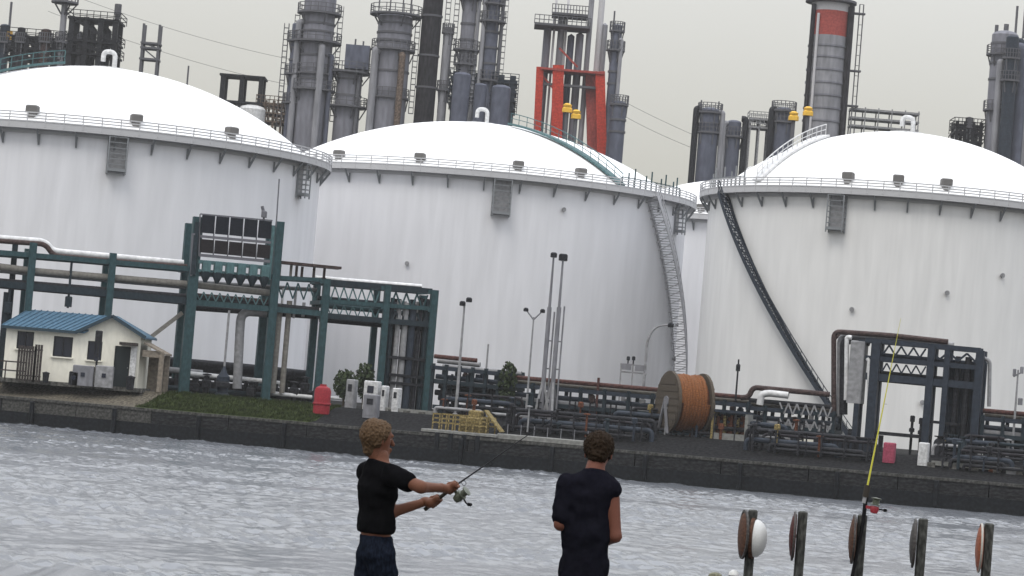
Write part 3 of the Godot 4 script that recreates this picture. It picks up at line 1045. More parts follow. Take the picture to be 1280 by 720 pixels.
	# right of the gap
	column("process_vessel", "dark vertical vessel standing left over the half hidden tank", "vessel", 886, 160, 25, 134, M.tower_blue, [[140, 32], [165, 30]], {"risers": [[-80, 0.5, 137, M.steel_dark], [70, 0.4, 140, M.tower_pale]], "spikes": [[-12, 8, 0.12], [10, 8, 0.12]]})
	column("process_vessel", "dark looped pipe vessel beside the vertical vessel over the half hidden tank", "vessel", 917, 165, 18, 150, M.tower_blue, [[170, 26]], {"risers": [[80, 0.5, 148, M.steel_dark], [-70, 0.4, 155, M.tower_pale]]})
	column("process_vessel", "small dark drum with railed top left of the red-banded stack", "vessel", 979, 148, 22, 134, M.tower_blue, [[138, 32], [152, 28]], {"risers": [[-70, 0.5, 138, M.steel_dark]]})
	frame("pipework_unit", "low pale pipework on the skyline left of the red-banded stack", "steel frame", 938, 972, 148, [150, 160], 3.0, M.pipe_grey, {"ymid": 155.0, "bays": 3, "post": 0.25})
	for q in [[992, 147, "yellow valve cowl left of the red-banded stack"], [1010, 141, "yellow valve cowl against the foot of the red-banded stack"], [709, 137, "yellow cowl higher up between the red legs"], [720, 145, "yellow cowl lower down between the red legs"]]:
		var p := at(q[0], q[1], 412)
		t = thing("valve_cowl", q[2], "cowl", p - Vector3.UP * 3.0)
		var m := mb()
		m.cbox(p, Vector3(1.5, 0.9, 1.3), 0.3)
		m.lathe(p, [[0.62, 0.4], [0.7, 0.7], [0.3, 0.95], [0.0, 0.95]], 12)
		part("hood", m, M.yellow, t)
		m = mb()
		m.rod(Vector3(p.x, YARD, p.z), p - Vector3.UP * 0.4, 0.3, 8)
		part("stem", m, M.platform, t)
	banded_stack()
	frame("pipework_unit", "faint open railing frame on the skyline right of the red-banded stack", "steel frame", 1064, 1148, 136, [139, 150, 160], 3.0, M.pipe_grey, {"ymid": 150.0, "bays": 5, "post": 0.18, "rails": false, "brace": false})
	column("process_tower", "tall grey tower with two antennas near the right frame edge", "tower", 1251, 120, 33, 38, M.tower, [[68, 44], [138, 42]], {"risers": [[60, 0.9, 60, M.tower_blue], [-20, 0.5, 80, M.tower_pale], [85, 0.5, 50, M.steel_blue]], "ladders": [[95, 45, 190]], "bands": [55, 80, 100], "spikes": [[12, 32, 0.2], [22, 34, 0.2], [0, 8, 0.4], [-12, 6, 0.3]]})
	column("process_tower", "short side column joined below the two-antenna tower's crown", "tower", 1263, 90, 16, 44, M.steel_blue, [[72, 22], [100, 24]], {"d": 416.0})
	column("process_tower", "grey tower cut off by the right frame edge", "tower", 1282, 160, 30, 122, M.tower_pale, [[126, 36]], {"risers": [[-70, 0.4, 130, M.tower_blue]]})
	frame("pipework_unit", "low dark lattice unit left of the two-antenna tower", "steel frame", 1196, 1226, 152, [158, 166, 178], 4.0, M.steel_dark, {"ymid": 165.0, "bays": 3, "post": 0.5})
	column("signal_pole", "short dark spire on the low lattice left of the two-antenna tower", "pole", 1211, 160, 5, 146, M.steel_dark, [[158, 10]])
	# overhead wires
	for q in [["upper power line sagging across the sky to the grey towers", [90, -6, 230, 41, 362, 74]], ["lower power line sagging across the sky to the grey towers", [60, 14, 220, 70, 362, 106]], ["power line falling from the red legs to the half hidden tank", [782, 128, 830, 152, 884, 176]], ["lower power line falling towards the half hidden tank", [782, 146, 830, 170, 884, 192]]]:
		var a: Array = q[1]
		var p0 := at(a[0], a[1], 430)
		var p1 := at(a[2], a[3], 430)
		var p2 := at(a[4], a[5], 430)
		thing_wire(q[0], p0, p1, p2)

func thing_wire(label: String, a: Vector3, b: Vector3, c: Vector3) -> void:
	var t := thing("power_line", label, "wire", a)
	var m := mb()
	var pts := PackedVector3Array()
	for i in 17:
		var s := i / 16.0
		var q := b * 2.0 - (a + c) * 0.5
		pts.append(a.lerp(q, s).lerp(q.lerp(c, s), s))
	m.tube(pts, 0.032, 0.032, 5)
	part("cable", m, M.wire, t)

func red_tower() -> void:
	var c := base_of(714, 130)
	var t := thing("flare_tower", "flare tower with red painted legs and railed platform behind the middle tank", "tower", c)
	var leg := func(x0: float, y0: float, x1: float, w: float, dz: float, mt: Material, y1: float) -> void:
		var m := mb()
		var a := at(x0, y1, PD + dz)
		var b := at(x1, y0, PD + dz)
		var dr := (b - a) / (b.y - a.y)
		a -= dr * (a.y - YARD)
		m.bar(a, b, w * K, w * K)
		part("leg", m, mt, t)
	leg.call(672, 84, 675, 9, 0.0, M.red, 150)
	leg.call(696, 82, 698, 14, 0.0, M.red, 155)
	leg.call(752, 90, 750, 12, 0.0, M.red, 180)
	leg.call(741, 90, 739, 15, 2.0, M.red_dull, 170)
	for q in [[682, 30, 10, M.tower], [699, 20, 9, M.tower_pale], [712, 42, 9, M.tower_blue], [723, 40, 10, M.tower], [734, -20, 7, M.tower_pale], [747, -40, 8, M.band_white], [753, 28, 8, M.tower_pale], [690, -20, 3, M.band_white], [705, -30, 3, M.band_white]]:
		var m := mb()
		var b := base_of(q[0], 70, PD + 3.0)
		var h := hgt(q[0], q[1], PD + 3.0)
		m.lathe(b, [[q[2] * K * 0.5, 0.0], [q[2] * K * 0.5, h - 0.4], [0.0, h]], 14)
		part("flare_pipe", m, q[3], t)
	for q in [[668, 738, 30, 6.0], [676, 756, 86, 5.0], [690, 735, 17, 5.0], [672, 756, 104, 1.0]]:
		var m := mb()
		var a := at(q[0], q[2], PD)
		var b := at(q[1], q[2] + (q[1] - q[0]) * 0.06, PD)
		b.y = a.y
		m.box((a + b) * 0.5 + Vector3(0, 0, -q[3] * 0.3), Vector3(b.x - a.x, 0.35, q[3]))
		var dk := part("platform", m, M.red_dull if q[2] == 86 else M.platform, t)
		if q[2] < 60:
			m = mb()
			for e in [0.7, 1.4]:
				m.bar(a + Vector3(0, e, 1.0), b + Vector3(0, e, 1.0), 0.11, 0.11)
			for i in 13:
				var p := a.lerp(b, i / 12.0) + Vector3(0, 0, 1.0)
				m.bar(p, p + Vector3.UP * 1.45, 0.12, 0.12)
			part("railing", m, M.platform, dk)
	for q in [[674, 90, 698, 118], [740, 95, 752, 125], [752, 130, 738, 165], [699, 60, 722, 84]]:
		var m := mb()
		m.bar(at(q[0], q[1], PD), at(q[2], q[3], PD), 0.3, 0.3)
		part("brace", m, M.red_dull, t)

func banded_stack() -> void:
	var c := base_of(1033, 80)
	var t := thing("banded_stack", "broad grey stack with red and white bands under a dark collar", "stack", c)
	var r := 24.0 * K
	var yb := func(py: float) -> float: return hgt(1033, py)
	for q in [[300, 46, M.tower_pale], [46, 15, M.red_dull], [15, 4, M.band_white], [4, -24, M.tower_pale]]:
		var m := mb()
		var y0: float = max(yb.call(q[0]), 0.0)
		m.lathe(c, [[r, y0], [r, yb.call(q[1])]], 32)
		part("shaft_section", m, q[2], t)
	var m2 := mb()
	m2.lathe(c, [[r, yb.call(5)], [r + 1.0, yb.call(4)], [r + 1.0, yb.call(1)], [r, yb.call(1)]], 32, Basis.IDENTITY, false)
	part("collar", m2, M.platform, t)
	for py in [60, 74, 90, 106, 122, 138, 154]:
		m2 = mb()
		m2.lathe(c, [[r + 0.01, yb.call(py)], [r + 0.14, yb.call(py) + 0.02], [r + 0.14, yb.call(py) + 0.28], [r + 0.01, yb.call(py) + 0.3]], 32, Basis.IDENTITY, false)
		part("ring", m2, M.tower, t)
	for q in [[-58, 0.35, M.tower_dark], [-40, 0.22, M.band_white], [62, 0.5, M.tower_dark]]:
		m2 = mb()
		var u = Vector3(sin(deg_to_rad(q[0])), 0, cos(deg_to_rad(q[0]))) * (r + q[1])
		m2.rod(c + u, c + u + Vector3.UP * yb.call(20 if q[1] < 0.3 else 8), q[1], 8)
		part("riser_pipe", m2, q[2], t)
	m2 = mb()
	var u2 := Vector3(r + 1.5, 0, 0)
	m2.rod(c + u2, c + u2 + Vector3.UP * yb.call(2), 0.1, 6)
	m2.rod(c + u2 + Vector3(0.6, 0, 0), c + u2 + Vector3(0.6, yb.call(2), 0), 0.1, 6)
	for i in 24:
		var y: float = lerpf(30.0, yb.call(2), i / 23.0)
		m2.bar(c + u2 + Vector3.UP * y, c + u2 + Vector3(0.6, y, 0), 0.08, 0.08)
	for py in [14, 86, 130]:
		m2.bar(c + Vector3(r - 0.3, yb.call(py), 0), c + u2 + Vector3(0.9, yb.call(py), 0), 1.0, 0.25)
	part("ladder", m2, M.platform, t)

# ------------------------------------------------------------------ pipe racks on the shore
func hbar(t: Node3D, called: String, mt: Material, p: String, x0: float, y0: float, x1: float, y1: float, dz: float, w: float, h: float) -> MeshInstance3D:
	var m := mb()
	m.bar(pt(p, x0, y0, dz), pt(p, x1, y1, dz), w, h)
	return part(called, m, mt, t)

func pipe(t: Node3D, mt: Material, p: String, pts: Array, dz: float, r: float, bend := 0.6, called := "pipe") -> MeshInstance3D:
	var q := []
	for e in pts:
		q.append(pt(p, e[0], e[1], dz + (e[2] if e.size() > 2 else 0.0)))
	var m := mb()
	m.tube(bent(q, bend), r, r, 10)
	return part(called, m, mt, t)

func upright(t: Node3D, called: String, mt: Material, p: String, px: float, pym: float, ptop: float, dz: float, w: float, foot := YARD) -> MeshInstance3D:
	var b := pt(p, px, pym, dz)
	var y := pt(p, px, ptop, dz).y
	var m := mb()
	b.y = foot
	m.box(Vector3(b.x, (foot + y) * 0.5, b.z), Vector3(w * 0.8, y - foot, w * 0.94), turned(p))
	for e in [-1.0, 1.0]:
		m.box(Vector3(b.x, (foot + y) * 0.5, b.z) + (PL[p][2] as Vector3) * e * w * 0.45, Vector3(w * 0.12, y - foot, w * 1.02), turned(p))
	m.box(Vector3(b.x, foot + 0.06, b.z), Vector3(w * 1.8, 0.12, w * 1.8), turned(p))
	return part(called, m, mt, t)

func lattice(t: Node3D, mt: Material, p: String, x0: float, y0: float, x1: float, y1: float, gap: float, n: int, dz: float, w: float) -> void:
	for i in n:
		var f0 := i / float(n)
		var f1 := (i + 1) / float(n)
		var m := mb()
		var u := [lerpf(x0, x1, f0), lerpf(y0, y1, f0)]
		var v := [lerpf(x0, x1, f1), lerpf(y0, y1, f1)]
		if i % 2 == 0:
			m.bar(pt(p, u[0], u[1], dz), pt(p, v[0], v[1] + gap, dz), w, w)
		else:
			m.bar(pt(p, u[0], u[1] + gap, dz), pt(p, v[0], v[1], dz), w, w)
		part("lattice_bar", m, mt, t)

func left_rack() -> void:
	var p := "left"
	var t := thing("pipe_bridge", "long teal pipe bridge on tall columns behind the blue-roofed house", "pipe rack", Vector3(pt(p, 235, 490).x, YARD, pt(p, 235, 490).z))
	var dp := 3.6
	# columns
	for q in [[-30, 320, 302, 0.5], [38, 350, 303, 0.52], [137, 370, 316, 0.5], [235, 420, 270, 0.74], [338, 420, 276, 0.6], [402, 430, 348, 0.52], [478, 440, 356, 0.46], [537, 440, 362, 0.55]]:
		for dz in [0.0, dp]:
			upright(t, "column", M.teal, p, q[0], q[1], q[2] if dz == 0.0 else q[2] + 6, dz, q[3])
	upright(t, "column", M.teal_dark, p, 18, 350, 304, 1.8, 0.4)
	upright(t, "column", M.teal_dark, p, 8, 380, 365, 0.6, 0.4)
	# longitudinal beams
	for dz in [0.0, dp]:
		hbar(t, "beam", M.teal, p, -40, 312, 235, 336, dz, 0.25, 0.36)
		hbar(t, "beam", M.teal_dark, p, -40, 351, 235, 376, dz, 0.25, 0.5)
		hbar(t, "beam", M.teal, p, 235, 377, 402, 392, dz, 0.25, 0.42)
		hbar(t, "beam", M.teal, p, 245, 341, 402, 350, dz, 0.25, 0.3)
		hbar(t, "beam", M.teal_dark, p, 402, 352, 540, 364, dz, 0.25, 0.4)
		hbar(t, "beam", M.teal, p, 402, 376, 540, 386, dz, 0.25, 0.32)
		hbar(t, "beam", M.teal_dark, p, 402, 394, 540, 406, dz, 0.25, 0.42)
	# cross beams
	for q in [[38, 316], [38, 356], [137, 326], [137, 367], [235, 337], [235, 378], [338, 345], [338, 388], [402, 352], [402, 378], [402, 396], [478, 360], [478, 384], [478, 402], [537, 365], [537, 388], [537, 407]]:
		var m := mb()
		m.bar(pt(p, q[0], q[1], -0.2), pt(p, q[0], q[1], dp + 0.2), 0.3, 0.3)
		part("cross_beam", m, M.teal, t)
	# pipes on three levels
	pipe(t, M.pipe_brown, p, [[-40, 298], [58, 305], [67, 319], [120, 324], [235, 333]], 0.5, 0.2, 0.5)
	pipe(t, M.pipe_white, p, [[-40, 293], [60, 301], [70, 313], [235, 328]], 2.2, 0.26, 0.5)
	pipe(t, M.teal, p, [[-40, 314], [235, 336]], 1.2, 0.22)
	pipe(t, M.pipe_beige, p, [[-40, 328], [46, 339], [235, 355], [338, 366]], 0.4, 0.27)
	pipe(t, M.pipe_grey, p, [[-40, 334], [235, 358]], 1.3, 0.2)
	pipe(t, M.steel_dark, p, [[-40, 348], [235, 371], [400, 388]], 0.5, 0.24)
	pipe(t, M.steel_dark, p, [[-40, 353], [235, 377]], 1.6, 0.22)
	pipe(t, M.pipe_brown, p, [[235, 368], [338, 377]], 1.0, 0.2)
	pipe(t, M.pipe_grey, p, [[245, 352], [402, 362]], 1.8, 0.17)
	pipe(t, M.steel_dark, p, [[245, 385], [402, 396]], 1.4, 0.2)
	pipe(t, M.pipe_white, p, [[402, 347], [536, 358]], 2.4, 0.22)
	pipe(t, M.steel_dark, p, [[402, 351], [530, 361]], 0.9, 0.2)
	pipe(t, M.teal_dark, p, [[402, 372], [537, 384]], 1.5, 0.18)
	pipe(t, M.teal, p, [[402, 381], [480, 388], [537, 394]], 2.2, 0.2)
	pipe(t, M.steel_dark, p, [[402, 399], [537, 411]], 0.8, 0.24)
	# lattices
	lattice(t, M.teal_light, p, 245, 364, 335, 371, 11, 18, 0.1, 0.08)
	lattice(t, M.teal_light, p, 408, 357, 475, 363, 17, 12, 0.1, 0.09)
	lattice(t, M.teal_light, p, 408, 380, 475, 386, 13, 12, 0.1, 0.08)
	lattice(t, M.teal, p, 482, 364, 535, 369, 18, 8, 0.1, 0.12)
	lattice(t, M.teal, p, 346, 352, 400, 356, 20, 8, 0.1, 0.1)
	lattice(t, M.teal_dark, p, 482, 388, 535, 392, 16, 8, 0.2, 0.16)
	# small hangers
	for q in [[88, 328, 385], [12, 356, 392]]:
		var m := mb()
		m.rod(pt(p, q[0] + 2, q[1], 0.2), pt(p, q[0] - 3, q[2], 0.2), 0.1, 6)
		m.cbox(pt(p, q[0] - 2, q[2] - 8, 0.2), Vector3(0.5, 0.8, 0.4), 0.06)
		part("hanger", m, M.teal_dark, t)
	# diagonal stay down to the porch
	var st := mb()
	st.bar(pt(p, 229, 391, 0.4), pt(p, 186, 424, 0.4), 0.22, 0.3)
	part("stay", st, M.pipe_beige, t)
	# drop pipes
	pipe(t, M.pipe_grey, p, [[336, 391], [304, 389], [302, 420], [299, 486]], 0.9, 0.36, 0.8)
	for q in [[351, 380, 348, 492, 0.3, M.pipe_beige], [364, 376, 360, 492, 0.22, M.pipe_beige], [343, 370, 340, 490, 0.2, M.steel_dark], [356, 360, 355, 400, 0.1, M.pipe_white], [372, 362, 371, 398, 0.1, M.pipe_grey], [382, 378, 381, 396, 0.13, M.pipe_grey], [347, 372, 346, 400, 0.12, M.pipe_white]]:
		var a := pt(p, q[0], q[1], 0.6)
		var b := Vector3(a.x, pt(p, q[2], q[3], 0.6).y, a.z)
		var m := mb()
		m.rod(b, a, q[4], 10)
		part("drop_pipe", m, q[5], t)
	# the bundle of down-comers at the bridge's end
	var i := 0
	while i < 18:
		var x := 490.0 + i * 2.95
		var a := pt(p, x, 400, 0.3 + (i % 3) * 1.1)
		var m := mb()
		var r := 0.17 + 0.04 * ((i * 7) % 4)
		m.rod(Vector3(a.x, YARD + 0.1, a.z), Vector3(a.x, pt(p, x, 372 + (i * 5) % 12, 0.5).y, a.z), r, 10)
		part("down_pipe", m, [M.teal_dark, M.steel_dark, M.steel_blue, M.teal, M.pipe_grey][(i * 3 + (1 if i == 5 else 0)) % 5] if i != 6 else M.pipe_grey, t)
		i += 1
	for q in [[486, 446], [486, 468], [486, 478]]:
		hbar(t, "pipe_clamp", M.steel_dark, p, q[0], q[1], q[0] + 54, q[1] + 5, 0.0, 0.12, 0.22)
	# grey platform over the drop pipes
	hbar(t, "canopy", M.pipe_brown, p, 346, 327, 427, 335, 0.8, 1.6, 0.2)
	for q in [[352, 330, 346], [366, 331, 347], [373, 332, 347], [380, 333, 348], [395, 334, 349], [408, 335, 349]]:
		upright(t, "canopy_post", M.pipe_beige if q[0] < 370 else M.pipe_brown, p, q[0], 340, q[1], 0.8, 0.18, pt(p, q[0], q[2], 0.8).y)
	hbar(t, "platform", M.steel_dark, p, 346, 347, 432, 353, 0.8, 1.6, 0.2)
	panel_board(p)
	# ground level pipes and the things between the columns
	ground_pipes()

func panel_board(p: String) -> void:
	var o := pt(p, 292, 345, -0.5)
	var t := thing("panel_board", "dark board of ten panels in two rows standing on the teal bridge", "panel board", o)
	# posts
	for q in [[246, 278, 344], [340, 282, 350]]:
		var m := mb()
		var a := pt(p, q[0], q[1], -0.35)
		var b := Vector3(a.x, pt(p, q[0], q[2], -0.35).y, a.z)
		m.bar(b, a, 0.36, 0.36)
		part("post", m, M.teal_light if q[0] > 300 else M.teal_dark, t)
	var thin := mb()
	thin.bar(pt(p, 238, 345, -0.35), pt(p, 240, 292, -0.35), 0.16, 0.16)
	thin.bar(pt(p, 240, 293, -0.35), pt(p, 246, 293, -0.35), 0.3, 0.14)
	part("side_post", thin, M.frame_grey, t)
	# five panels in each of two rows, each in its own frame
	for r in 2:
		for i in 5:
			var x0 := 250.0 + i * 17.7
			var sl := 0.092
			var y0 := (269.5 if r == 0 else 299.5) + i * 17.7 * sl
			var hp := 22.5 if r == 0 else 17.0
			var c := pt(p, x0 + 8.6 - r * 1.5, y0 + hp * 0.5, -0.55)
			var m := mb()
			m.cbox(c, Vector3(16.6 * 0.0605, hp * 0.0605, 0.12), 0.02, turned(p))
			part("panel", m, M.panel if r == 0 else M.panel_brown, t)
	for q in [[248, 295.5, 337, 303.5, 0.2], [248, 319, 336, 327, 0.22], [249, 267.8, 339, 276, 0.1]]:
		hbar(t, "rail", M.frame_grey, p, q[0], q[1], q[2], q[3], -0.5, 0.14, q[4])
	for i in 6:
		var x := 249.5 + i * 17.7
		var y := 268.0 + i * 17.7 * 0.092
		hbar(t, "mullion", M.frame_grey, p, x - 0.6, y, x - 2.0, y + 52, -0.46, 0.09, 0.09)
	# teal hoppers under the panels
	for i in 6:
		var c := pt(p, 257 + i * 14.6, 333 + i * 1.25, -0.35)
		var m := mb()
		m.cbox(c, Vector3(0.62, 0.9, 0.7), 0.05, turned(p))
		var hp := part("hopper", m, M.teal_light, t)
		m = mb()
		m.lathe(c - Vector3.UP * 1.25, [[0.12, 0.0], [0.42, 0.6], [0.42, 0.85]], 10)
		part("funnel", m, M.teal_dark, hp)
	hbar(t, "trough", M.teal_light, p, 247, 327, 337, 335, -0.2, 0.5, 0.28)
	hbar(t, "trough", M.teal_light, p, 247, 338, 337, 346, -0.2, 0.5, 0.2)
	# mast and camera on the right post
	var ms := mb()
	var b0 := pt(p, 344, 284, -0.35)
	ms.rod(b0, pt(p, 348, 224, -0.35), 0.06, 6)
	part("aerial", ms, M.frame_grey, t)
	ms = mb()
	var cm := pt(p, 329, 268, -0.4)
	ms.cbox(cm, Vector3(0.4, 0.5, 0.6), 0.06)
	ms.rod(cm - Vector3.UP * 0.5, cm, 0.09, 6)
	ms.rod(cm, cm + Vector3(-0.2, 0.6, 0.1), 0.12, 8)
	part("camera_head", ms, M.frame_grey, t)

func ground_pipes() -> void:
	var p := "left"
	var t := thing("pipe_bundle", "low bundle of dark and white pipes under the teal bridge", "pipes", pt(p, 290, 480, 1.0) * Vector3(1, 0, 1) + Vector3.UP * YARD)
	pipe(t, M.steel_dark, p, [[196, 452], [330, 464], [402, 472]], 5.0, 0.5)
	pipe(t, M.steel_dark, p, [[180, 462], [402, 482]], 6.0, 0.4)
	pipe(t, M.pipe_white, p, [[236, 467], [344, 478], [356, 480]], 2.0, 0.2)
	pipe(t, M.pipe_grey, p, [[200, 461], [260, 467]], 2.6, 0.25)
	pipe(t, M.pipe_white, p, [[333, 491], [393, 497]], 1.0, 0.17)
	pipe(t, M.steel_dark, p, [[200, 476], [402, 494]], 2.6, 0.3)
	pipe(t, M.teal_dark, p, [[200, 484], [402, 500]], 1.6, 0.22)
	pipe(t, M.pipe_white, p, [[412, 497], [433, 499]], 1.0, 0.14)
	for i in 17:
		var x := 200.0 + i * 12.5
		upright(t, "pipe_stand", M.steel_dark, p, x, 480 + i, 466 + i * 1.2, 1.9, 0.3)
	for q in [[262, 470], [318, 480], [247, 474], [372, 480], [386, 474]]:
		var c := pt(p, q[0], q[1], 1.2)
		var m := mb()
		m.rod(Vector3(c.x, YARD, c.z), c, 0.22, 8)
		m.lathe(c, [[0.0, 0.0], [0.35, 0.05], [0.35, 0.14], [0.0, 0.2]], 12)
		m.cbox(c - Vector3.UP * 0.6, Vector3(0.7, 0.6, 0.6), 0.08)
		part("valve", m, M.steel_dark, t)
	# pump with conical head
	var b := pt(p, 276, 494, -0.5)
	b.y = YARD
	t = thing("pump", "dark blue pump with cone top and slim vent under the panel board", "pump", b)
	var m2 := mb()
	m2.lathe(b, [[0.55, 0.0], [0.55, 0.2], [0.42, 0.25], [0.42, 1.1], [0.5, 1.15], [0.5, 1.5], [0.28, 1.75], [0.0, 2.5]], 16)
	part("casing", m2, M.steel_blue, t)
	m2 = mb()
	m2.rod(b + Vector3.UP * 2.3, b + Vector3.UP * 6.6, 0.09, 8)
	part("vent_pipe", m2, M.pipe_grey, t)
	m2 = mb()
	m2.cbox(b + Vector3(0, 0.9, 0.45), Vector3(1.1, 0.45, 0.4), 0.08)
	part("motor", m2, M.steel_dark, t)

# the long low rack in the middle and right
func low_racks() -> void:
	var p := "yard"
	var specs := [
		["low pipe rack with brown top pipe between teal bridge end and double lamp", 541, 446, 640, 456, 0, 6],
		["long low pipe rack with brown top pipe behind the tall floodlight masts", 636, 468, 935, 494, 1, 10],
		["low pipe rack with arched brown pipe left of the dark portal", 935, 497, 1042, 506, 2, 5],
		["low pipe rack with red-brown top pipe at the right frame edge", 1228, 510, 1330, 519, 3, 4]]
	for s in specs:
		var x0: float = s[1]
		var x1: float = s[3]
		var y0: float = s[2]
		var y1: float = s[4]
		var b := pt(p, (x0 + x1) * 0.5, 510, 0); b.y = YARD
		var t := thing("pipe_rack", s[0], "pipe rack", b)
		var yl := func(x: float) -> float: return lerpf(y0, y1, (x - x0) / (x1 - x0))
		var k: int = s[5]
		var n: int = s[6]
		var l1 := 13.0
		var l2 := 34.0 if k > 0 else 30.0
		var l3 := 54.0 if k > 0 else 62.0
		for i in n + 1:
			var x := lerpf(x0, x1, i / float(n))
			for dz in [0.0, 2.6]:
				upright(t, "post", M.teal_dark, p, x, yl.call(x) + 20, yl.call(x) + 8, dz, 0.24)
			for l in [l1, l2]:
				var m := mb()
				m.bar(pt(p, x, yl.call(x) + l, -0.3), pt(p, x, yl.call(x) + l, 2.9), 0.24, 0.26)
				part("cross_beam", m, M.teal_dark, t)
		for dz in [0.0, 2.6]:
			for l in [l1, l2, l3]:
				hbar(t, "beam", M.teal_dark if l != l1 else M.steel_blue, p, x0, y0 + l, x1, y1 + l, dz, 0.22, 0.3)
		# pipes: [offset px, depth, radius, material]
		var ps := [[3, 0.4, 0.17, M.pipe_red if k != 2 else M.steel_dark], [7, 1.2, 0.24, M.pipe_beige], [10, 2.4, 0.2, M.pipe_grey], [24, 0.8, 0.2, M.steel_blue], [30, 0.5, 0.2, M.pipe_grey], [27, 2.2, 0.26, M.teal_dark], [44, 0.6, 0.22, M.steel_dark], [40, 2.0, 0.26, M.teal_dark], [50, 1.4, 0.24, M.steel_blue], [36, 1.4, 0.18, M.steel_dark]]
		if k == 0:
			ps[0] = [-1, 0.4, 0.17, M.pipe_red]
			ps[1] = [4, 1.2, 0.2, M.pipe_grey]
		for q in ps:
			var xe := x1
			if k == 0 and q[0] < 5: xe = 594.0
			pipe(t, q[3], p, [[x0, y0 + q[0]], [xe, lerpf(y0, y1, (xe - x0) / (x1 - x0)) + q[0]]], q[1], q[2])
		# valves and risers stand between the beams
		var nv := int((x1 - x0) / 9.0)
		for i in nv:
			var x := lerpf(x0 + 4, x1 - 4, (i + rng.randf_range(0.1, 0.9)) / nv)
			var yy: float = yl.call(x)
			var m := mb()
			var ya := rng.randf_range(12, 34)
			var yb := ya + rng.randf_range(10, 26)
			var dz := rng.randf_range(0.2, 2.8)
			var a := pt(p, x, yy + ya, dz)
			var bb := pt(p, x, yy + yb, dz)
			bb.x = a.x; bb.z = a.z
			m.rod(bb, a, rng.randf_range(0.08, 0.2), 8)
			if rng.randf() < 0.6:
				m.cbox((a + bb) * 0.5, Vector3(0.45, 0.5, 0.45), 0.08)
				m.lathe(a, [[0.0, 0.0], [0.28, 0.03], [0.28, 0.1], [0.0, 0.16]], 10)
			part("valve", m, [M.steel_dark, M.teal_dark, M.steel_blue, M.pipe_grey, M.pipe_brown][rng.randi() % 5], t)
		if k == 2:
			pipe(t, M.pipe_brown, p, [[925, 497], [935, 496], [940, 484], [1036, 493]], 0.3, 0.2, 0.6)
			pipe(t, M.pipe_white, p, [[949, 506], [951, 493], [960, 491], [985, 494]], 0.2, 0.26, 0.7)
			lattice(t, M.pipe_grey, p, 975, 503, 1040, 509, 14, 12, -0.1, 0.1)
			lattice(t, M.pipe_grey, p, 975, 523, 1040, 529, 12, 12, -0.1, 0.1)
	skids()
	pipe_runs()

func pipe_runs() -> void:
	var defs := [
		["dark pipe run lying along the bank below the floodlight masts", "slope", 622, 818, 541],
		["dark pipe run along the bank between the scrap crate and pink cabinet", "slope", 928, 1100, 568],
		["dark pipe run along the bank at the right of the white slim cabinet", "slope", 1162, 1300, 590],
		["dark valve row behind the crate and reel at the foot of the long rack", "near", 700, 1040, 540],
		["dark valve row at the foot of the rack behind the yellow stage", "near", 545, 690, 515],
		["dark valve row at the foot of the portal's right leg", "near", 1164, 1300, 560]]
	for d in defs:
		var p: String = d[1]
		var foot: float = YARD if p == "near" else QUAY + 0.6
		var a := pt(p, d[2], d[4])
		var b := pt(p, d[3], d[4] + (d[3] - d[2]) * 0.085)
		a.y = foot; b.y = foot
		var dirv := (b - a).normalized()
		var sid := Vector3(dirv.z, 0, -dirv.x)
		var t := thing("pipe_run", d[0], "pipes", (a + b) * 0.5)
		var L := a.distance_to(b)
		var hs := [0.3, 0.58, 0.8, 1.25, 1.5] if p == "slope" else [0.35, 0.8, 1.25, 1.7]
		for i in hs.size():
			var z := sid * (0.35 * i - 0.6)
			var m := mb()
			var a1 := a + dirv * rng.randf_range(0.0, L * 0.35)
			var b1 := b - dirv * rng.randf_range(0.0, L * 0.35)
			m.tube(bent([a1 + z + Vector3.UP * 0.05, a1 + z + Vector3.UP * hs[i], b1 + z + Vector3.UP * hs[i], b1 + z + Vector3.UP * 0.05], 0.4), 0.11 + 0.04 * (i % 3), 0.11 + 0.04 * (i % 3), 8)
			part("pipe", m, [M.steel_dark, M.steel_dark, M.steel_blue, M.tower_dark, M.steel_dark][i], t)
		var n := int(L / 1.5)
		for i in n:
			var m := mb()
			var q := a + dirv * ((i + 0.5) * L / n)
			for e in [-0.75, 0.75]:
				m.bar(q + sid * e, q + sid * e + Vector3.UP * (hs[-1] + 0.1), 0.12, 0.12)
			for y in hs:
				m.bar(q - sid * 0.8 + Vector3.UP * (y - 0.16), q + sid * 0.8 + Vector3.UP * (y - 0.16), 0.1, 0.1)
			part("stand", m, M.steel_dark, t)
		for i in int(L / 1.1):
			var m := mb()
			var q := a + dirv * rng.randf_range(0.4, L - 0.4) + sid * rng.randf_range(-0.9, 0.6)
			var h := rng.randf_range(0.7, hs[-1] + 0.5)
			m.rod(q, q + Vector3.UP * h, rng.randf_range(0.06, 0.13), 7)
			if rng.randf() < 0.55:
				m.cbox(q + Vector3.UP * h, Vector3(0.4, 0.4, 0.4), 0.08)
			else:
				m.lathe(q + Vector3.UP * h, [[0.0, -0.06], [0.26, -0.04], [0.26, 0.04], [0.0, 0.08]], 10)
			part("valve", m, [M.steel_dark, M.steel_dark, M.teal_dark, M.steel_blue, M.pipe_grey, M.rust, M.steel_dark, M.yellow_dull][rng.randi() % 8], t)

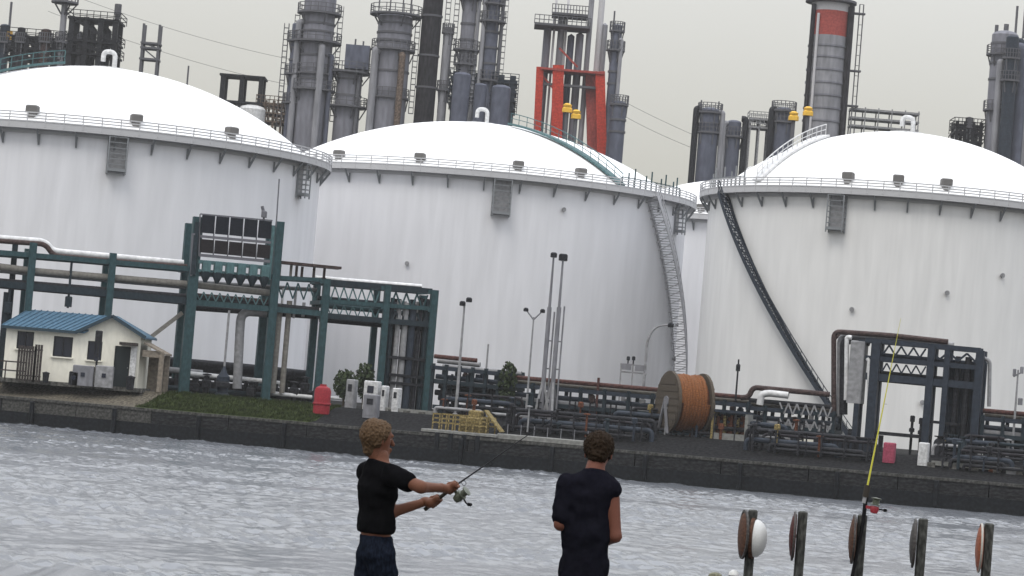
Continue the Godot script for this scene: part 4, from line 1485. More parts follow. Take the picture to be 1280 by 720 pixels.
func skids() -> void:
	var p := "near"
	var defs := [
		["dark steel skid with pipes below the tall floodlight masts", 610, 668, 520, 536, "s"],
		["dark blue corrugated steel box left of the cable reel", 752, 816, 535, 562, "b"],
		["dark steel skid between the floodlight masts and the blue box", 712, 750, 512, 548, "s"],
		["low dark pump skid right of the crate of rusty scrap", 934, 988, 538, 562, "s"],
		["dark louvred steel box left of the pink cabinet", 1040, 1090, 545, 572, "b"],
		["dark louvred steel box with a cream hood in the row right of the reel", 990, 1036, 546, 570, "b"],
		["dark pump skid in front of the portal's right leg", 1165, 1225, 540, 582, "s"],
		["dark pipe skid at the right frame edge", 1232, 1290, 545, 588, "s"],
		["dark low pipe skid behind the yellow railed stage", 546, 606, 500, 522, "s"]]
	for d in defs:
		var a := pt(p, d[1], d[4], 0)
		var b := pt(p, d[2], d[4] + (d[2] - d[1]) * 0.082, 0)
		var top := pt(p, d[1], d[3], 0).y
		var foot := YARD - 0.02
		top = max(top, foot + 0.9)
		var c := (a + b) * 0.5; c.y = foot
		var w := a.distance_to(b)
		var h := top - foot
		var bs := turned(p)
		if d[5] == "b":
			var t := thing("equipment_box", d[0], "equipment box", c)
			var m := mb()
			m.cbox(c + Vector3.UP * h * 0.5, Vector3(w, h, 2.2), 0.06, bs)
			part("body", m, M.steel_blue, t)
			var n := int(w / 0.32)
			for i in n:
				m = mb()
				m.box(c + Vector3.UP * h * 0.48 + bs.x * (-w * 0.5 + (i + 0.5) * w / n) + bs.z * 1.13, Vector3(0.14, h * 0.8, 0.09), bs)
				part("rib", m, M.steel_dark, t)
			m = mb()
			m.box(c + Vector3.UP * (h + 0.05), Vector3(w + 0.2, 0.1, 2.45), bs)
			part("lid", m, M.concrete if "cream" in d[0] else M.steel_dark, t)
			if "cream" in d[0]:
				m = mb()
				m.cbox(c + Vector3.UP * (h * 0.6) + bs.z * 1.3 + bs.x * 0.1, Vector3(w * 0.6, 0.6, 0.3), 0.06, bs)
				part("hood", m, M.cream, t)
		else:
			var t := thing("pump_skid", d[0], "pump skid", c)
			var m := mb()
			m.box(c + Vector3.UP * 0.1, Vector3(w, 0.2, 2.0), bs)
			part("base_frame", m, M.steel_dark, t)
			var n := int(w / 0.8)
			for i in n:
				m = mb()
				var q := c + bs.x * (-w * 0.5 + (i + 0.5) * w / n) + bs.z * rng.randf_range(-0.7, 0.7)
				var hh := h * rng.randf_range(0.45, 0.98)
				var r := rng.randf_range(0.15, 0.36)
				m.lathe(q + Vector3.UP * 0.2, [[r, 0.0], [r, hh * 0.6], [r * 0.5, hh * 0.75], [r * 0.5, hh - 0.3], [r * 1.1, hh - 0.28], [r * 1.1, hh - 0.2], [0.0, hh - 0.2]], 12)
				part("pump", m, [M.steel_dark, M.steel_blue, M.teal_dark, M.pipe_grey][rng.randi() % 4], t)
			for i in 3:
				m = mb()
				var y := h * (0.3 + 0.22 * i)
				var z0 := rng.randf_range(-0.6, 0.8)
				m.tube(bent([c + bs.x * -w * 0.48 + bs.z * z0 + Vector3.UP * 0.2, c + bs.x * -w * 0.48 + bs.z * z0 + Vector3.UP * y, c + bs.x * w * 0.48 + bs.z * z0 + Vector3.UP * y, c + bs.x * w * 0.48 + bs.z * z0 + Vector3.UP * 0.2], 0.4), 0.12, 0.12, 8)
				part("pipe", m, [M.steel_dark, M.pipe_grey, M.teal_dark][i], t)

func portal() -> void:
	var p := "yard"
	var b := pt(p, 1130, 540); b.y = YARD
	var t := thing("pipe_portal", "tall dark pipe portal with a square opening onto the white tank", "pipe rack", b)
	var dp := 1.3
	for q in [[1073, 480, 424, 0.36], [1092, 480, 424, 0.62], [1161, 490, 432, 0.5], [1181, 490, 434, 0.4], [1222, 490, 438, 0.55]]:
		for dz in [0.0, dp]:
			upright(t, "column", M.steel_blue, p, q[0], q[1], q[2], dz, q[3])
	for dz in [0.0, dp]:
		for l in [[425, 438, 0.34], [447, 460, 0.34], [470, 483, 0.5]]:
			hbar(t, "beam", M.steel_blue, p, 1082, l[0], 1226, l[1], dz, 0.25, l[2])
		hbar(t, "beam", M.steel_dark, p, 1163, 527, 1200, 531, dz, 0.2, 0.2)
	for q in [[1092, 447], [1092, 469], [1160, 454], [1160, 476], [1222, 460], [1222, 482]]:
		var m := mb()
		m.bar(pt(p, q[0], q[1], -0.2), pt(p, q[0], q[1], dp + 0.2), 0.3, 0.3)
		part("cross_beam", m, M.steel_blue, t)
	pipe(t, M.steel_blue, p, [[1095, 443], [1222, 455]], 0.7, 0.18)
	pipe(t, M.steel_dark, p, [[1095, 465], [1222, 477]], 0.7, 0.15)
	pipe(t, M.teal_dark, p, [[1095, 473], [1222, 485]], 0.7, 0.22)
	pipe(t, M.pipe_brown, p, [[1041, 520], [1041, 414], [1112, 419], [1184, 427]], 0.4, 0.19, 0.5)
	pipe(t, M.pipe_grey, p, [[1046, 520], [1047, 419], [1112, 423], [1190, 431]], 0.9, 0.2, 0.5)
	pipe(t, M.pipe_brown, p, [[1037, 515], [1037, 418], [1080, 418]], 1.8, 0.14, 0.5)
	pipe(t, M.steel_dark, p, [[1052, 518], [1053, 424], [1085, 427]], 0.7, 0.3, 0.5)
	pipe(t, M.pipe_white, p, [[1057, 500], [1058, 421], [1064, 422]], 0.2, 0.17, 0.5)
	pipe(t, M.pipe_grey, p, [[1222, 446], [1236, 449], [1235, 508]], 0.6, 0.14, 0.5)
	lattice(t, M.steel_blue, p, 1096, 430, 1157, 436, 12, 8, 0.1, 0.12)
	lattice(t, M.steel_blue, p, 1096, 453, 1157, 458, 11, 10, 0.1, 0.1)
	lattice(t, M.steel_blue, p, 1163, 438, 1220, 443, 10, 5, 0.1, 0.14)
	# grey clad riser box and white riser at its left
	var m2 := mb()
	var c := pt(p, 1070, 465, 0.6)
	m2.cbox(c, Vector3(18 * 0.057, 78 * 0.057, 1.6), 0.06, turned(p))
	part("clad_riser", m2, M.pipe_grey, t)
	pipe(t, M.pipe_white, p, [[1084, 448], [1087, 452], [1086, 528]], -0.1, 0.14, 0.3)
	for i in 11:
		var x := 1180.0 + i * 4.4
		var a := pt(p, x, 500, 0.3 + (i % 3) * 0.9)
		var m := mb()
		m.rod(Vector3(a.x, YARD + 0.1, a.z), Vector3(a.x, pt(p, x, 444 + (i * 5) % 14, 0.5).y, a.z), 0.14 + 0.05 * ((i * 3) % 4), 10)
		part("down_pipe", m, M.pipe_grey if i == 5 else [M.steel_dark, M.steel_blue, M.tower_dark][i % 3], t)
	hbar(t, "walkway", M.steel_dark, p, 1096, 541, 1162, 547, 0.5, 1.2, 0.25)
	for q in [[1100, 548], [1062, 540], [1084, 545]]:
		upright(t, "stub_post", M.steel_dark, p, q[0], q[1], q[1] - 4, 0.4, 0.3)
	# two dark valves seen in the opening
	for q in [[1138, 523], [1149, 526]]:
		var v := pt(p, q[0], q[1], 1.0)
		m2 = mb()
		m2.rod(Vector3(v.x, YARD, v.z), v, 0.1, 8)
		m2.cbox(v, Vector3(0.32, 0.45, 0.32), 0.06)
		m2.cbox(v - Vector3.UP * 0.8, Vector3(0.36, 0.3, 0.36), 0.06)
		part("valve", m2, M.steel_dark, t)

# ------------------------------------------------------------------ house
func house() -> void:
	var p := "house"
	var bs := turned(p)
	var f0 := pt(p, 3, 470); f0.y = YARD
	var f1 := pt(p, 171, 485); f1.y = YARD
	var w := f0.distance_to(f1)
	var o := (f0 + f1) * 0.5
	var t := thing("gate_house", "small cream house with blue roof on the far bank", "house", o)
	var s := 0.0594          # metres for a picture pixel here
	var X := func(px: float) -> float: return (px - 3.0) * s
	var P := func(u: float, y: float, d: float) -> Vector3: return f0 + bs.x * u - bs.z * d + Vector3.UP * y
	var eave := 4.1
	var deep := 6.0
	# front wall as pieces round its openings: [x0, x1, y0, y1]
	var wins := [[17, 38, 2.35, 3.65], [63, 87, 2.0, 3.5], [106, 124, 1.95, 3.35]]
	var doors := [[140, 160, 0.0, 3.15]]
	var m := mb()
	var xs := [3.0]
	var ops := wins + doors
	ops.sort_custom(func(a, b): return a[0] < b[0])
	var cur := 3.0
	for q in ops:
		m.box(P.call((X.call(cur) + X.call(q[0])) * 0.5, eave * 0.5, 0.12), Vector3((q[0] - cur) * s, eave, 0.24), bs)
		if q[2] > 0.0:
			m.box(P.call((X.call(q[0]) + X.call(q[1])) * 0.5, q[2] * 0.5, 0.12), Vector3((q[1] - q[0]) * s, q[2], 0.24), bs)
		m.box(P.call((X.call(q[0]) + X.call(q[1])) * 0.5, (q[3] + eave) * 0.5, 0.12), Vector3((q[1] - q[0]) * s, eave - q[3], 0.24), bs)
		cur = q[1]
	m.box(P.call((X.call(cur) + w) * 0.5, eave * 0.5, 0.12), Vector3(w - X.call(cur), eave, 0.24), bs)
	# side and rear walls
	m.box(P.call(0.12, eave * 0.5, deep * 0.5 + 0.12), Vector3(0.24, eave, deep - 0.24), bs)
	m.box(P.call(w - 0.12, eave * 0.5, deep * 0.5 + 0.12), Vector3(0.24, eave, deep - 0.24), bs)
	m.box(P.call(w * 0.5, eave * 0.5, deep + 0.12), Vector3(w, eave, 0.24), bs)
	# gable triangle
	var g0: float = X.call(97.0)
	var g1: float = w
	var gm := (g0 + g1) * 0.5
	var ridge := 5.35
	for d in [0.0, 0.24]:
		m.tri(P.call(g0, eave, d), P.call(g1, eave, d), P.call(gm, ridge - 0.1, d), bs.z, bs.z, bs.z)
	part("wall", m, M.cream, t)
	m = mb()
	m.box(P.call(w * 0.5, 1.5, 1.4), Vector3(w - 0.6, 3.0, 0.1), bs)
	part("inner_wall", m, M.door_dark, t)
	for q in wins:
		var c: Vector3 = P.call((X.call(q[0]) + X.call(q[1])) * 0.5, (q[2] + q[3]) * 0.5, 0.1)
		var ww: float = (q[1] - q[0]) * s
		var hh: float = q[3] - q[2]
		m = mb()
		for e in [-1.0, 1.0]:
			m.box(c + bs.x * e * (ww * 0.5 - 0.04), Vector3(0.08, hh, 0.14), bs)
			m.box(c + bs.y * e * (hh * 0.5 - 0.04), Vector3(ww - 0.16, 0.08, 0.14), bs)
		m.box(c, Vector3(0.07, hh - 0.16, 0.1), bs)
		var wn := part("window", m, M.steel_dark, t)
		m = mb()
		m.box(c - bs.z * 0.04, Vector3(ww - 0.1, hh - 0.1, 0.03), bs)
		part("pane", m, M.glass_dark, wn)
		m = mb()
		m.box(P.call((X.call(q[0]) + X.call(q[1])) * 0.5, q[2] - 0.05, -0.06), Vector3(ww + 0.2, 0.1, 0.24), bs)
		part("sill", m, M.cream, wn)
	for q in doors:
		var c: Vector3 = P.call((X.call(q[0]) + X.call(q[1])) * 0.5, (q[2] + q[3]) * 0.5, 0.16)
		m = mb()
		m.box(c, Vector3((q[1] - q[0]) * s - 0.04, q[3] - 0.02, 0.06), bs)
		var dr := part("door", m, M.door_dark, t)
		m = mb()
		m.rod(c + bs.x * 0.45 + bs.z * 0.05, c + bs.x * 0.45 + bs.z * 0.14, 0.04, 8)
		part("handle", m, M.pipe_grey, dr)
	m = mb()
	m.box(P.call(X.call(158.0), 3.35, -0.55), Vector3(1.25, 0.22, 1.1), bs)
	part("door_canopy", m, M.screen_brown, t)
	m = mb()
	m.box(P.call(X.call(165.0), 1.6, -0.35), Vector3(0.42, 3.2, 0.25), bs)
	part("door_post", m, M.white_paint, t)
	# roof: long slope to the front with a cross gable at its end; sheets as separate boards
	var rf := mb()
	var e0: float = -0.35
	var rs: float = X.call(20.0)
	var mid := deep * 0.5
	var slab := func(mm: MB, a: Vector3, b: Vector3, c: Vector3, d: Vector3) -> void:
		var nn := (b - a).cross(d - a).normalized()
		if nn.y < 0: nn = -nn
		mm.quadn(a, b, c, d, nn)
		var dn := Vector3.UP * -0.14
		mm.quadn(a + dn, b + dn, c + dn, d + dn, -nn)
		for e in [[a, b], [b, c], [c, d], [d, a]]:
			var n2: Vector3 = (e[1] - e[0]).cross(Vector3.UP).normalized()
			if n2.dot((e[0] + e[1]) * 0.5 - (a + c) * 0.5) < 0: n2 = -n2
			mm.quadn(e[0], e[1], e[1] + dn, e[0] + dn, n2)
	slab.call(rf, P.call(e0, eave - 0.1, -0.45), P.call(g0 + 0.25, eave - 0.1, -0.45), P.call(gm, ridge, mid), P.call(rs, ridge, mid))
	slab.call(rf, P.call(e0, eave - 0.1, deep + 0.6), P.call(w + 0.3, eave - 0.1, deep + 0.6), P.call(gm, ridge, mid), P.call(rs, ridge, mid))
	slab.call(rf, P.call(e0, eave - 0.1, -0.45), P.call(rs, ridge, mid), P.call(rs + 0.01, ridge, mid), P.call(e0, eave - 0.1, deep + 0.6))
	slab.call(rf, P.call(g0 - 0.3, eave - 0.12, -0.5), P.call(gm, ridge + 0.03, -0.5), P.call(gm, ridge + 0.03, mid), P.call(g0 - 0.3, eave - 0.12, 0.6))
	slab.call(rf, P.call(g1 + 0.35, eave - 0.14, -0.5), P.call(gm, ridge + 0.03, -0.5), P.call(gm, ridge + 0.03, mid), P.call(g1 + 0.35, eave - 0.14, deep + 0.6))
	var roof := part("roof", rf, M.roof_blue, t)
	for i in 15:
		m = mb()
		var u := i / 14.0
		m.bar(P.call(lerpf(e0 + 0.1, g0 + 0.1, u), eave - 0.06, -0.44), P.call(lerpf(rs, gm - 0.1, u), ridge + 0.03, mid), 0.06, 0.06)
		part("roof_seam", m, M.roof_blue, roof)
	m = mb()
	m.bar(P.call(g0 - 0.35, eave - 0.2, -0.55), P.call(gm, ridge - 0.03, -0.55), 0.1, 0.26)
	m.bar(P.call(g1 + 0.4, eave - 0.2, -0.55), P.call(gm, ridge - 0.03, -0.55), 0.1, 0.26)
	m.bar(P.call(e0, eave - 0.22, -0.5), P.call(g0 - 0.3, eave - 0.22, -0.5), 0.1, 0.2)
	part("fascia", m, M.fascia, roof)
	# lean-to porch
	m = mb()
	slab.call(m, P.call(w + 0.26, 3.6, -0.2), P.call(w + 1.9, 2.85, -0.2), P.call(w + 1.9, 2.85, 4.0), P.call(w + 0.26, 3.6, 4.0))
	for d in [0.0, 3.6]:
		m.box(P.call(w + 1.65, 1.4, d), Vector3(0.35, 2.8, 0.35), bs)
	m.box(P.call(w + 1.0, 1.35, 3.9), Vector3(1.6, 2.7, 0.12), bs)
	m.box(P.call(w + 1.0, 2.75, 0.0), Vector3(1.6, 0.5, 0.14), bs)
	part("lean_to", m, M.porch, t)
	m = mb()
	m.box(P.call(w * 0.5, -0.02, 2.9), Vector3(w + 1.0, 0.3, deep + 1.6), bs)
	part("plinth", m, M.concrete, t)
	# things in front of the house
	var bpt := func(px: float, d: float) -> Vector3:
		return P.call((px - 3.0) * s, 0.0, d)
	for q in [[36, 26, 2.6, "dark brown slatted screen before the house's first window"], [50, 12, 2.75, "narrow brown slatted screen between the house's first two windows"]]:
		var b: Vector3 = bpt.call(q[0], -1.6)
		t = thing("screen", q[3], "screen", b, "slatted screens before the house")
		var n := int(q[1] * s / 0.2)
		for i in n:
			m = mb()
			m.box(b + bs.x * ((i + 0.5 - n * 0.5) * 0.2) + Vector3.UP * (q[2] * 0.5), Vector3(0.17, q[2], 0.05), bs)
			part("slat", m, M.screen_brown, t)
		m = mb()
		for y in [0.4, q[2] - 0.4]:
			m.box(b + Vector3.UP * y - bs.z * 0.06, Vector3(n * 0.2, 0.1, 0.06), bs)
		part("rail", m, M.screen_brown, t)
	for q in [[61, 0.55, "small dark bin below the house's second window"], [166, 0.7, "dark bin beside the house door"]]:
		var b: Vector3 = bpt.call(q[0], -1.4)
		t = thing("bin", q[2], "bin", b)
		m = mb()
		m.lathe(b, [[q[1] * 0.38, 0.0], [q[1] * 0.45, q[1] * 1.2], [q[1] * 0.5, q[1] * 1.22], [q[1] * 0.5, q[1] * 1.35], [0.0, q[1] * 1.5]], 14)
		part("drum", m, M.steel_dark, t)
	# cluster of meters and cabinets under the third window
	for q in [[108, 26, 1.5, "grey switch cabinet under the house's third window", M.steel_grey], [123, 10, 4.1, "thin dark meter post at the gable", M.steel_dark], [134, 22, 1.6, "pale grey switch cabinet left of the house door", M.pipe_grey], [97, 12, 1.0, "low dark cabinet left of the grey switch cabinet", M.steel_dark]]:
		var b: Vector3 = bpt.call(q[0], -1.7)
		t = thing("switch_cabinet", q[3], "cabinet", b)
		m = mb()
		if q[2] > 3.0:
			m.bar(b, b + Vector3.UP * 4.0, 0.14, 0.14)
			m.cbox(b + Vector3.UP * 3.7, Vector3(0.5, 0.9, 0.35), 0.06, bs)
		else:
			m.cbox(b + Vector3.UP * q[2] * 0.5, Vector3(q[1] * s, q[2], 0.6), 0.06, bs)
		part("case", m, q[4], t)
		m = mb()
		var ph: float = min(q[2], 3.7)
		m.box(b + Vector3.UP * ph * 0.55 + bs.z * 0.32, Vector3(0.3, 0.3, 0.06), bs)
		part("gauge", m, M.glass_dark, t)
	# low railing
	var b2: Vector3 = bpt.call(14.0, -2.6)
	t = thing("railing", "thin low railing before the house at the left frame edge", "railing", b2)
	for q in [-22, -4, 14, 32]:
		m = mb()
		m.bar(bpt.call(q, -2.6), bpt.call(q, -2.6) + Vector3.UP * 1.4, 0.09, 0.09)
		part("post", m, M.screen_brown, t)
	m = mb()
	m.bar(bpt.call(-29, -2.6), bpt.call(-29, -2.6) + Vector3.UP * 1.4, 0.09, 0.09)
	for y in [0.7, 1.35]:
		m.bar(bpt.call(-30, -2.6) + Vector3.UP * y, bpt.call(40, -2.6) + Vector3.UP * y, 0.07, 0.1)
	part("rail", m, M.screen_brown, t)

func cabinet(called: String, label: String, cat: String, p: String, px: float, py0: float, py1: float, wpx: float, mt: Material, o := {}) -> Node3D:
	var b := pt(p, px, py1)
	var k := 0.0548
	b.y = o.get("foot", YARD)
	var h: float = max(pt(p, px, py0).y - b.y, 0.5)
	var t := thing(called, label, cat, b)
	var bs := turned(p)
	var w := wpx * k
	var m := mb()
	if o.get("round", false):
		m.lathe(b, [[w * 0.5, 0.0], [w * 0.5, h * 0.78], [w * 0.42, h * 0.88], [w * 0.2, h * 0.94], [w * 0.2, h], [0.0, h]], 16)
	else:
		m.cbox(b + Vector3.UP * h * 0.5, Vector3(w, h, 0.8), 0.06, bs)
	part("case", m, mt, t)
	m = mb()
	if o.get("round", false):
		m.lathe(b, [[w * 0.52, h * 0.3], [w * 0.55, h * 0.32], [w * 0.55, h * 0.36], [w * 0.52, h * 0.38]], 16)
		part("band", m, mt, t)
	else:
		m.box(b + Vector3.UP * h * 0.52 + bs.z * 0.41, Vector3(w * 0.8, h * 0.8, 0.03), bs)
		var d := part("door", m, mt, t)
		m = mb()
		m.box(b + Vector3.UP * h * 0.7 + bs.z * 0.44, Vector3(w * 0.45, h * 0.25, 0.03), bs)
		part("vent", m, o.get("vent", M.steel_dark), d)
	return t

func shore_things() -> void:
	var bs := turned("near")
	cabinet("hydrant", "red tapered fire hydrant housing on the grass under the bridge", "hydrant", "slope", 401, 480, 520, 22, M.red_cab, {"round": true, "foot": QUAY + 0.62})
	cabinet("cabinet", "pale grey upright cabinet right of the red hydrant", "cabinet", "near", 438, 474, 509, 12, M.pipe_grey)
	cabinet("cabinet", "white framed cabinet with dark window right of the pale upright one", "cabinet", "near", 464, 476, 506, 20, M.white_paint, {"vent": M.glass_dark})
	cabinet("cabinet", "low bluish cabinet in front of the dark-windowed cabinet", "cabinet", "slope", 463, 493, 524, 19, M.steel_grey, {"foot": QUAY + 0.62})
	cabinet("marker_post", "tall narrow white post at the left foot of the down-pipes", "post", "near", 480, 482, 508, 7, M.white_paint)
	cabinet("marker_post", "short white post in front of the down-pipes", "post", "near", 495, 485, 510, 9, M.white_paint)
	cabinet("cabinet", "pink-red cabinet in front of the portal opening", "cabinet", "slope", 1110, 553, 588, 14, M.pink_cab, {"foot": QUAY + 0.62, "vent": M.pink_cab})
	cabinet("cabinet", "white slim cabinet right of the pink-red one", "cabinet", "slope", 1153, 553, 588, 12, M.white_paint, {"foot": QUAY + 0.62, "vent": M.white_paint})
	cabinet("hydrant", "dark red hydrant between the double lamp and the yellow stage", "hydrant", "near", 645, 522, 545, 13, M.red_cab, {"round": true})
	cabinet("cabinet", "small orange-brown drum at the quay edge near the right frame edge", "drum", "slope", 1238, 600, 622, 10, M.rust, {"round": true, "foot": QUAY + 0.5})
	cabinet("cabinet", "small pale cabinet at the quay edge near the right frame edge", "cabinet", "slope", 1262, 598, 622, 12, M.pipe_grey, {"foot": QUAY + 0.5})
	reel()
	# crate of rusty scrap right of the reel
	var b := pt("near", 912, 566); b.y = YARD
	var t := thing("scrap_crate", "pale crate with rusty red scrap right of the cable reel", "crate", b)
	var w := 2.4
	var h := 1.9
	for e in [-1.0, 1.0]:
		var m := mb()
		m.box(b + bs.x * e * w * 0.5 + Vector3.UP * h * 0.5, Vector3(0.22, h, 1.6), bs)
		part("side", m, M.coping_pale if e > 0 else M.yellow_dull, t)
	var m2 := mb()
	m2.box(b + Vector3.UP * 0.12, Vector3(w - 0.24, 0.24, 1.6), bs)
	m2.box(b + Vector3.UP * 0.3 + bs.z * 0.75, Vector3(w - 0.24, 0.3, 0.1), bs)
	part("base_frame", m2, M.coping_pale, t)
	for i in 9:
		var m := mb()
		m.box(b + bs.x * ((i - 4) * 0.235) + Vector3.UP * (0.95 + 0.08 * ((i * 5) % 3)) - bs.z * 0.2 * (i % 2), Vector3(0.19, 1.3, 0.5), bs * Basis(Vector3(0, 0, 1), 0.03 * (i % 3 - 1)))
		part("scrap_piece", m, [M.rust, M.pipe_red, M.yellow_dull, M.rust][i % 4], t)
	m2 = mb()
	m2.box(b + Vector3.UP * (h + 0.08), Vector3(w + 0.2, 0.14, 1.7), bs)
	part("lid", m2, M.steel_blue, t)
	stage()
	# pale slab lying at the quay edge under the masts
	b = pt("edge", 690, 556); b.y = QUAY
	t = thing("landing_slab", "pale concrete landing slab at the quay edge under the masts", "slab", b)
	var p0 := pt("edge", 625, 552)
	var p1 := pt("edge", 742, 561)
	m2 = mb()
	m2.cbox(b + (p0 + p1) * 0.5 * Vector3(1, 0, 1) - b * Vector3(1, 0, 1) + Vector3.UP * 0.2, Vector3(p0.distance_to(p1), 0.34, 1.6), 0.04, turned("edge"))
	part("slab", m2, M.coping_pale, t)
	for i in 7:
		var q := p0.lerp(p1, (i + 0.5) / 7.0); q.y = QUAY + 0.37
		m2 = mb()
		m2.rod(q, q + Vector3.UP * 0.7, 0.03, 6)
		part("stanchion", m2, M.steel_grey, t)
	# pale kerb strips
	for q in [["pale kerb strip in front of the bridge's down-pipes", 472, 510, 548, 515, "near"], ["pale pipe run lying along the bank at the right frame edge", 1165, 575, 1275, 585, "slope"]]:
		var a := pt(q[5], q[1], q[2]); var c := pt(q[5], q[3], q[4])
		var f: float = YARD if q[5] == "near" else QUAY + 0.75
		a.y = f; c.y = f
		t = thing("kerb_strip", q[0], "kerb", (a + c) * 0.5)
		m2 = mb()
		m2.bar(a + Vector3.UP * 0.12, c + Vector3.UP * 0.12, 0.4, 0.3)
		part("block", m2, M.coping_pale, t)
		for i in 5:
			m2 = mb()
			var g := a.lerp(c, i / 4.0)
			m2.box(g + Vector3.UP * -0.1, Vector3(0.5, 0.5, 0.6), bs)
			part("support", m2, M.concrete, t)
	# shrubs
	for q in [[423, 470, 1.7, 0.9, "dark scraggy shrub behind the red hydrant"], [448, 462, 0.9, 0.8, "small shrub behind the pale upright cabinet"], [636, 462, 2.2, 0.7, "dark green bushy shrub at the end of the first low rack"]]:
		shrub(q)
	signboard()

func shrub(q: Array) -> void:
	var b := pt("yard", q[0], q[1], 1.5 if q[0] < 600 else 0.0); b.y = YARD
	var h: float = max(pt("yard", q[0], q[1] - 6, 1.5).y - YARD, 1.2)
	var t := thing("shrub", q[4], "shrub", b)
	var m := mb()
	for i in 5:
		var an := TAU * i / 5
		m.tube(PackedVector3Array([b, b + Vector3(cos(an) * 0.15, h * 0.5, sin(an) * 0.15), b + Vector3(cos(an) * q[3] * 0.6, h * 0.85, sin(an) * q[3] * 0.6)]), 0.05, 0.015, 6)
	part("trunk", m, M.wood, t)
	m = mb()
	for i in 700:
		var d := Vector3(rng.randfn(), rng.randfn(), rng.randfn()).normalized() * pow(rng.randf(), 0.4)
		var c := b + Vector3(d.x * q[3], h * 0.65 + d.y * h * 0.42, d.z * q[3])
		var n := Vector3(rng.randfn(), rng.randfn(), rng.randfn()).normalized()
		var u := n.cross(Vector3.UP).normalized() * 0.11
		var v := n.cross(u).normalized() * 0.16
		m.tri(c - u, c + u, c + v, n, n, n)
		m.tri(c - u, c + u, c - v, n, n, n)
	part("crown", m, M.leaf, t, "stuff")

func reel() -> void:
	var b := pt("near", 852, 558); b.y = YARD
	var t := thing("hose_reel", "big wooden reel wound with orange hose at the quay", "reel", b)
	# axle mostly along the quay, swung towards the viewer so that the left flange shows its face
	var ax := (along.rotated(Vector3.UP, deg_to_rad(36.0))).normalized()
	var up := Vector3.UP
	var sd := ax.cross(up).normalized()
	var bs := Basis(sd, ax, sd.cross(ax))
	var R := 2.2
	var W := 2.5
	var c := b + up * (R + 0.12)
	for e in [-1.0, 1.0]:
		var f = c + ax * e * W * 0.5
		var m := mb()
		m.lathe(f, [[0.35, -0.1], [R, -0.1], [R, 0.1], [0.35, 0.1]], 40, bs, false)
		var fl := part("flange", m, M.reel_wood, t)
		for k in 9:
			m = mb()
			var yy := -R + (k + 0.5) * R * 2.0 / 9.0
			var ye: float = abs(yy) + R / 9.0
			var ln := 2.0 * sqrt(max(R * R - ye * ye, 0.16)) - 0.06
			if abs(yy) > R * 0.85: continue
			m.box(f + ax * e * 0.13 + up * yy, Vector3(ln, R * 2.0 / 9.0 - 0.05, 0.06), Basis(sd, up, sd.cross(up)))
			part("plank", m, M.reel_wood, fl)
		m = mb()
		m.lathe(f, [[0.0, -0.25 * 1.0], [0.42, -0.25], [0.42, 0.25], [0.0, 0.25]], 18, bs, false)
		part("hub", m, M.steel_grey, t)
		m = mb()
		m.bar(f + ax * e * 0.3 + sd * 0.9 + up * -R, f + ax * e * 0.3 + up * 0.1, 0.16, 0.16)
		m.bar(f + ax * e * 0.3 - sd * 0.9 + up * -R, f + ax * e * 0.3 + up * 0.1, 0.16, 0.16)
		part("stand", m, M.steel_grey, t)
	var pts := PackedVector3Array()
	var turns := 9
	for k in turns * 20 + 1:
		var a := TAU * k / 20.0
		var f := k / float(turns * 20)
		var rr := R * 0.86 + 0.05 * sin(k * 0.7)
		pts.append(c + ax * lerpf(-W * 0.5 + 0.25, W * 0.5 - 0.25, f) + sd * cos(a) * rr + up * sin(a) * rr)
	var m3 := mb()
	m3.tube(pts, 0.17, 0.17, 7)
	part("hose", m3, M.hose, t)
	m3 = mb()
	m3.lathe(c, [[R * 0.78, -W * 0.5 + 0.11], [R * 0.78, W * 0.5 - 0.11]], 30, bs)
	part("drum", m3, M.rust, t)

func stage() -> void:
	# yellow railed landing stage at the quay edge
	var p := "edge"
	var a := pt(p, 545, 548); a.y = QUAY
	var c := pt(p, 612, 552); c.y = QUAY
	var t := thing("landing_stage", "yellow railed landing stage over the quay edge", "landing stage", (a + c) * 0.5)
	var m := mb()
	var bs := turned(p)
	var w := a.distance_to(c)
	m.cbox((a + c) * 0.5 + Vector3.UP * 0.18, Vector3(w + 1.6, 0.2, 2.2), 0.04, bs)
	part("deck", m, M.coping_pale, t)
	for r in 2:
		var z := bs.z * (1.0 if r == 0 else -1.0)
		for i in 9:
			m = mb()
			var q := a.lerp(c, i / 8.0) + z + Vector3.UP * 0.28
			m.bar(q, q + Vector3.UP * 1.1, 0.1, 0.1)
			part("post", m, M.yellow_dull, t)
		m = mb()
		for y in [0.5, 0.8, 1.1]:
			m.bar(a + z + Vector3.UP * (0.28 + y), c + z + Vector3.UP * (0.28 + y), 0.1, 0.1)
		part("rail", m, M.yellow_dull, t)
	# yellow winch housing towards its right end, with a sloped brow
	var q0 := pt(p, 590, 540); q0.y = QUAY + 0.28
	m = mb()
	m.cbox(q0 + Vector3.UP * 0.55, Vector3(1.7, 1.1, 1.2), 0.12, bs)
	m.cbox(q0 + Vector3.UP * 1.3 + bs.x * 0.2, Vector3(0.9, 0.5, 0.9), 0.1, bs)
	part("winch_housing", m, M.yellow_dull, t)
	m = mb()
	m.bar(q0 + bs.x * 0.9 + Vector3.UP * 1.6, q0 + bs.x * 2.2 + Vector3.UP * 0.2, 0.9, 0.1)
	part("ramp", m, M.yellow_dull, t)
	m = mb()
	for i in 4:
		m.cbox(a.lerp(c, (i + 0.5) / 4.0) + bs.z * 1.15 - Vector3.UP * 1.0, Vector3(0.35, 2.2, 0.35), 0.05, bs)
	part("piles", m, M.wet, t)

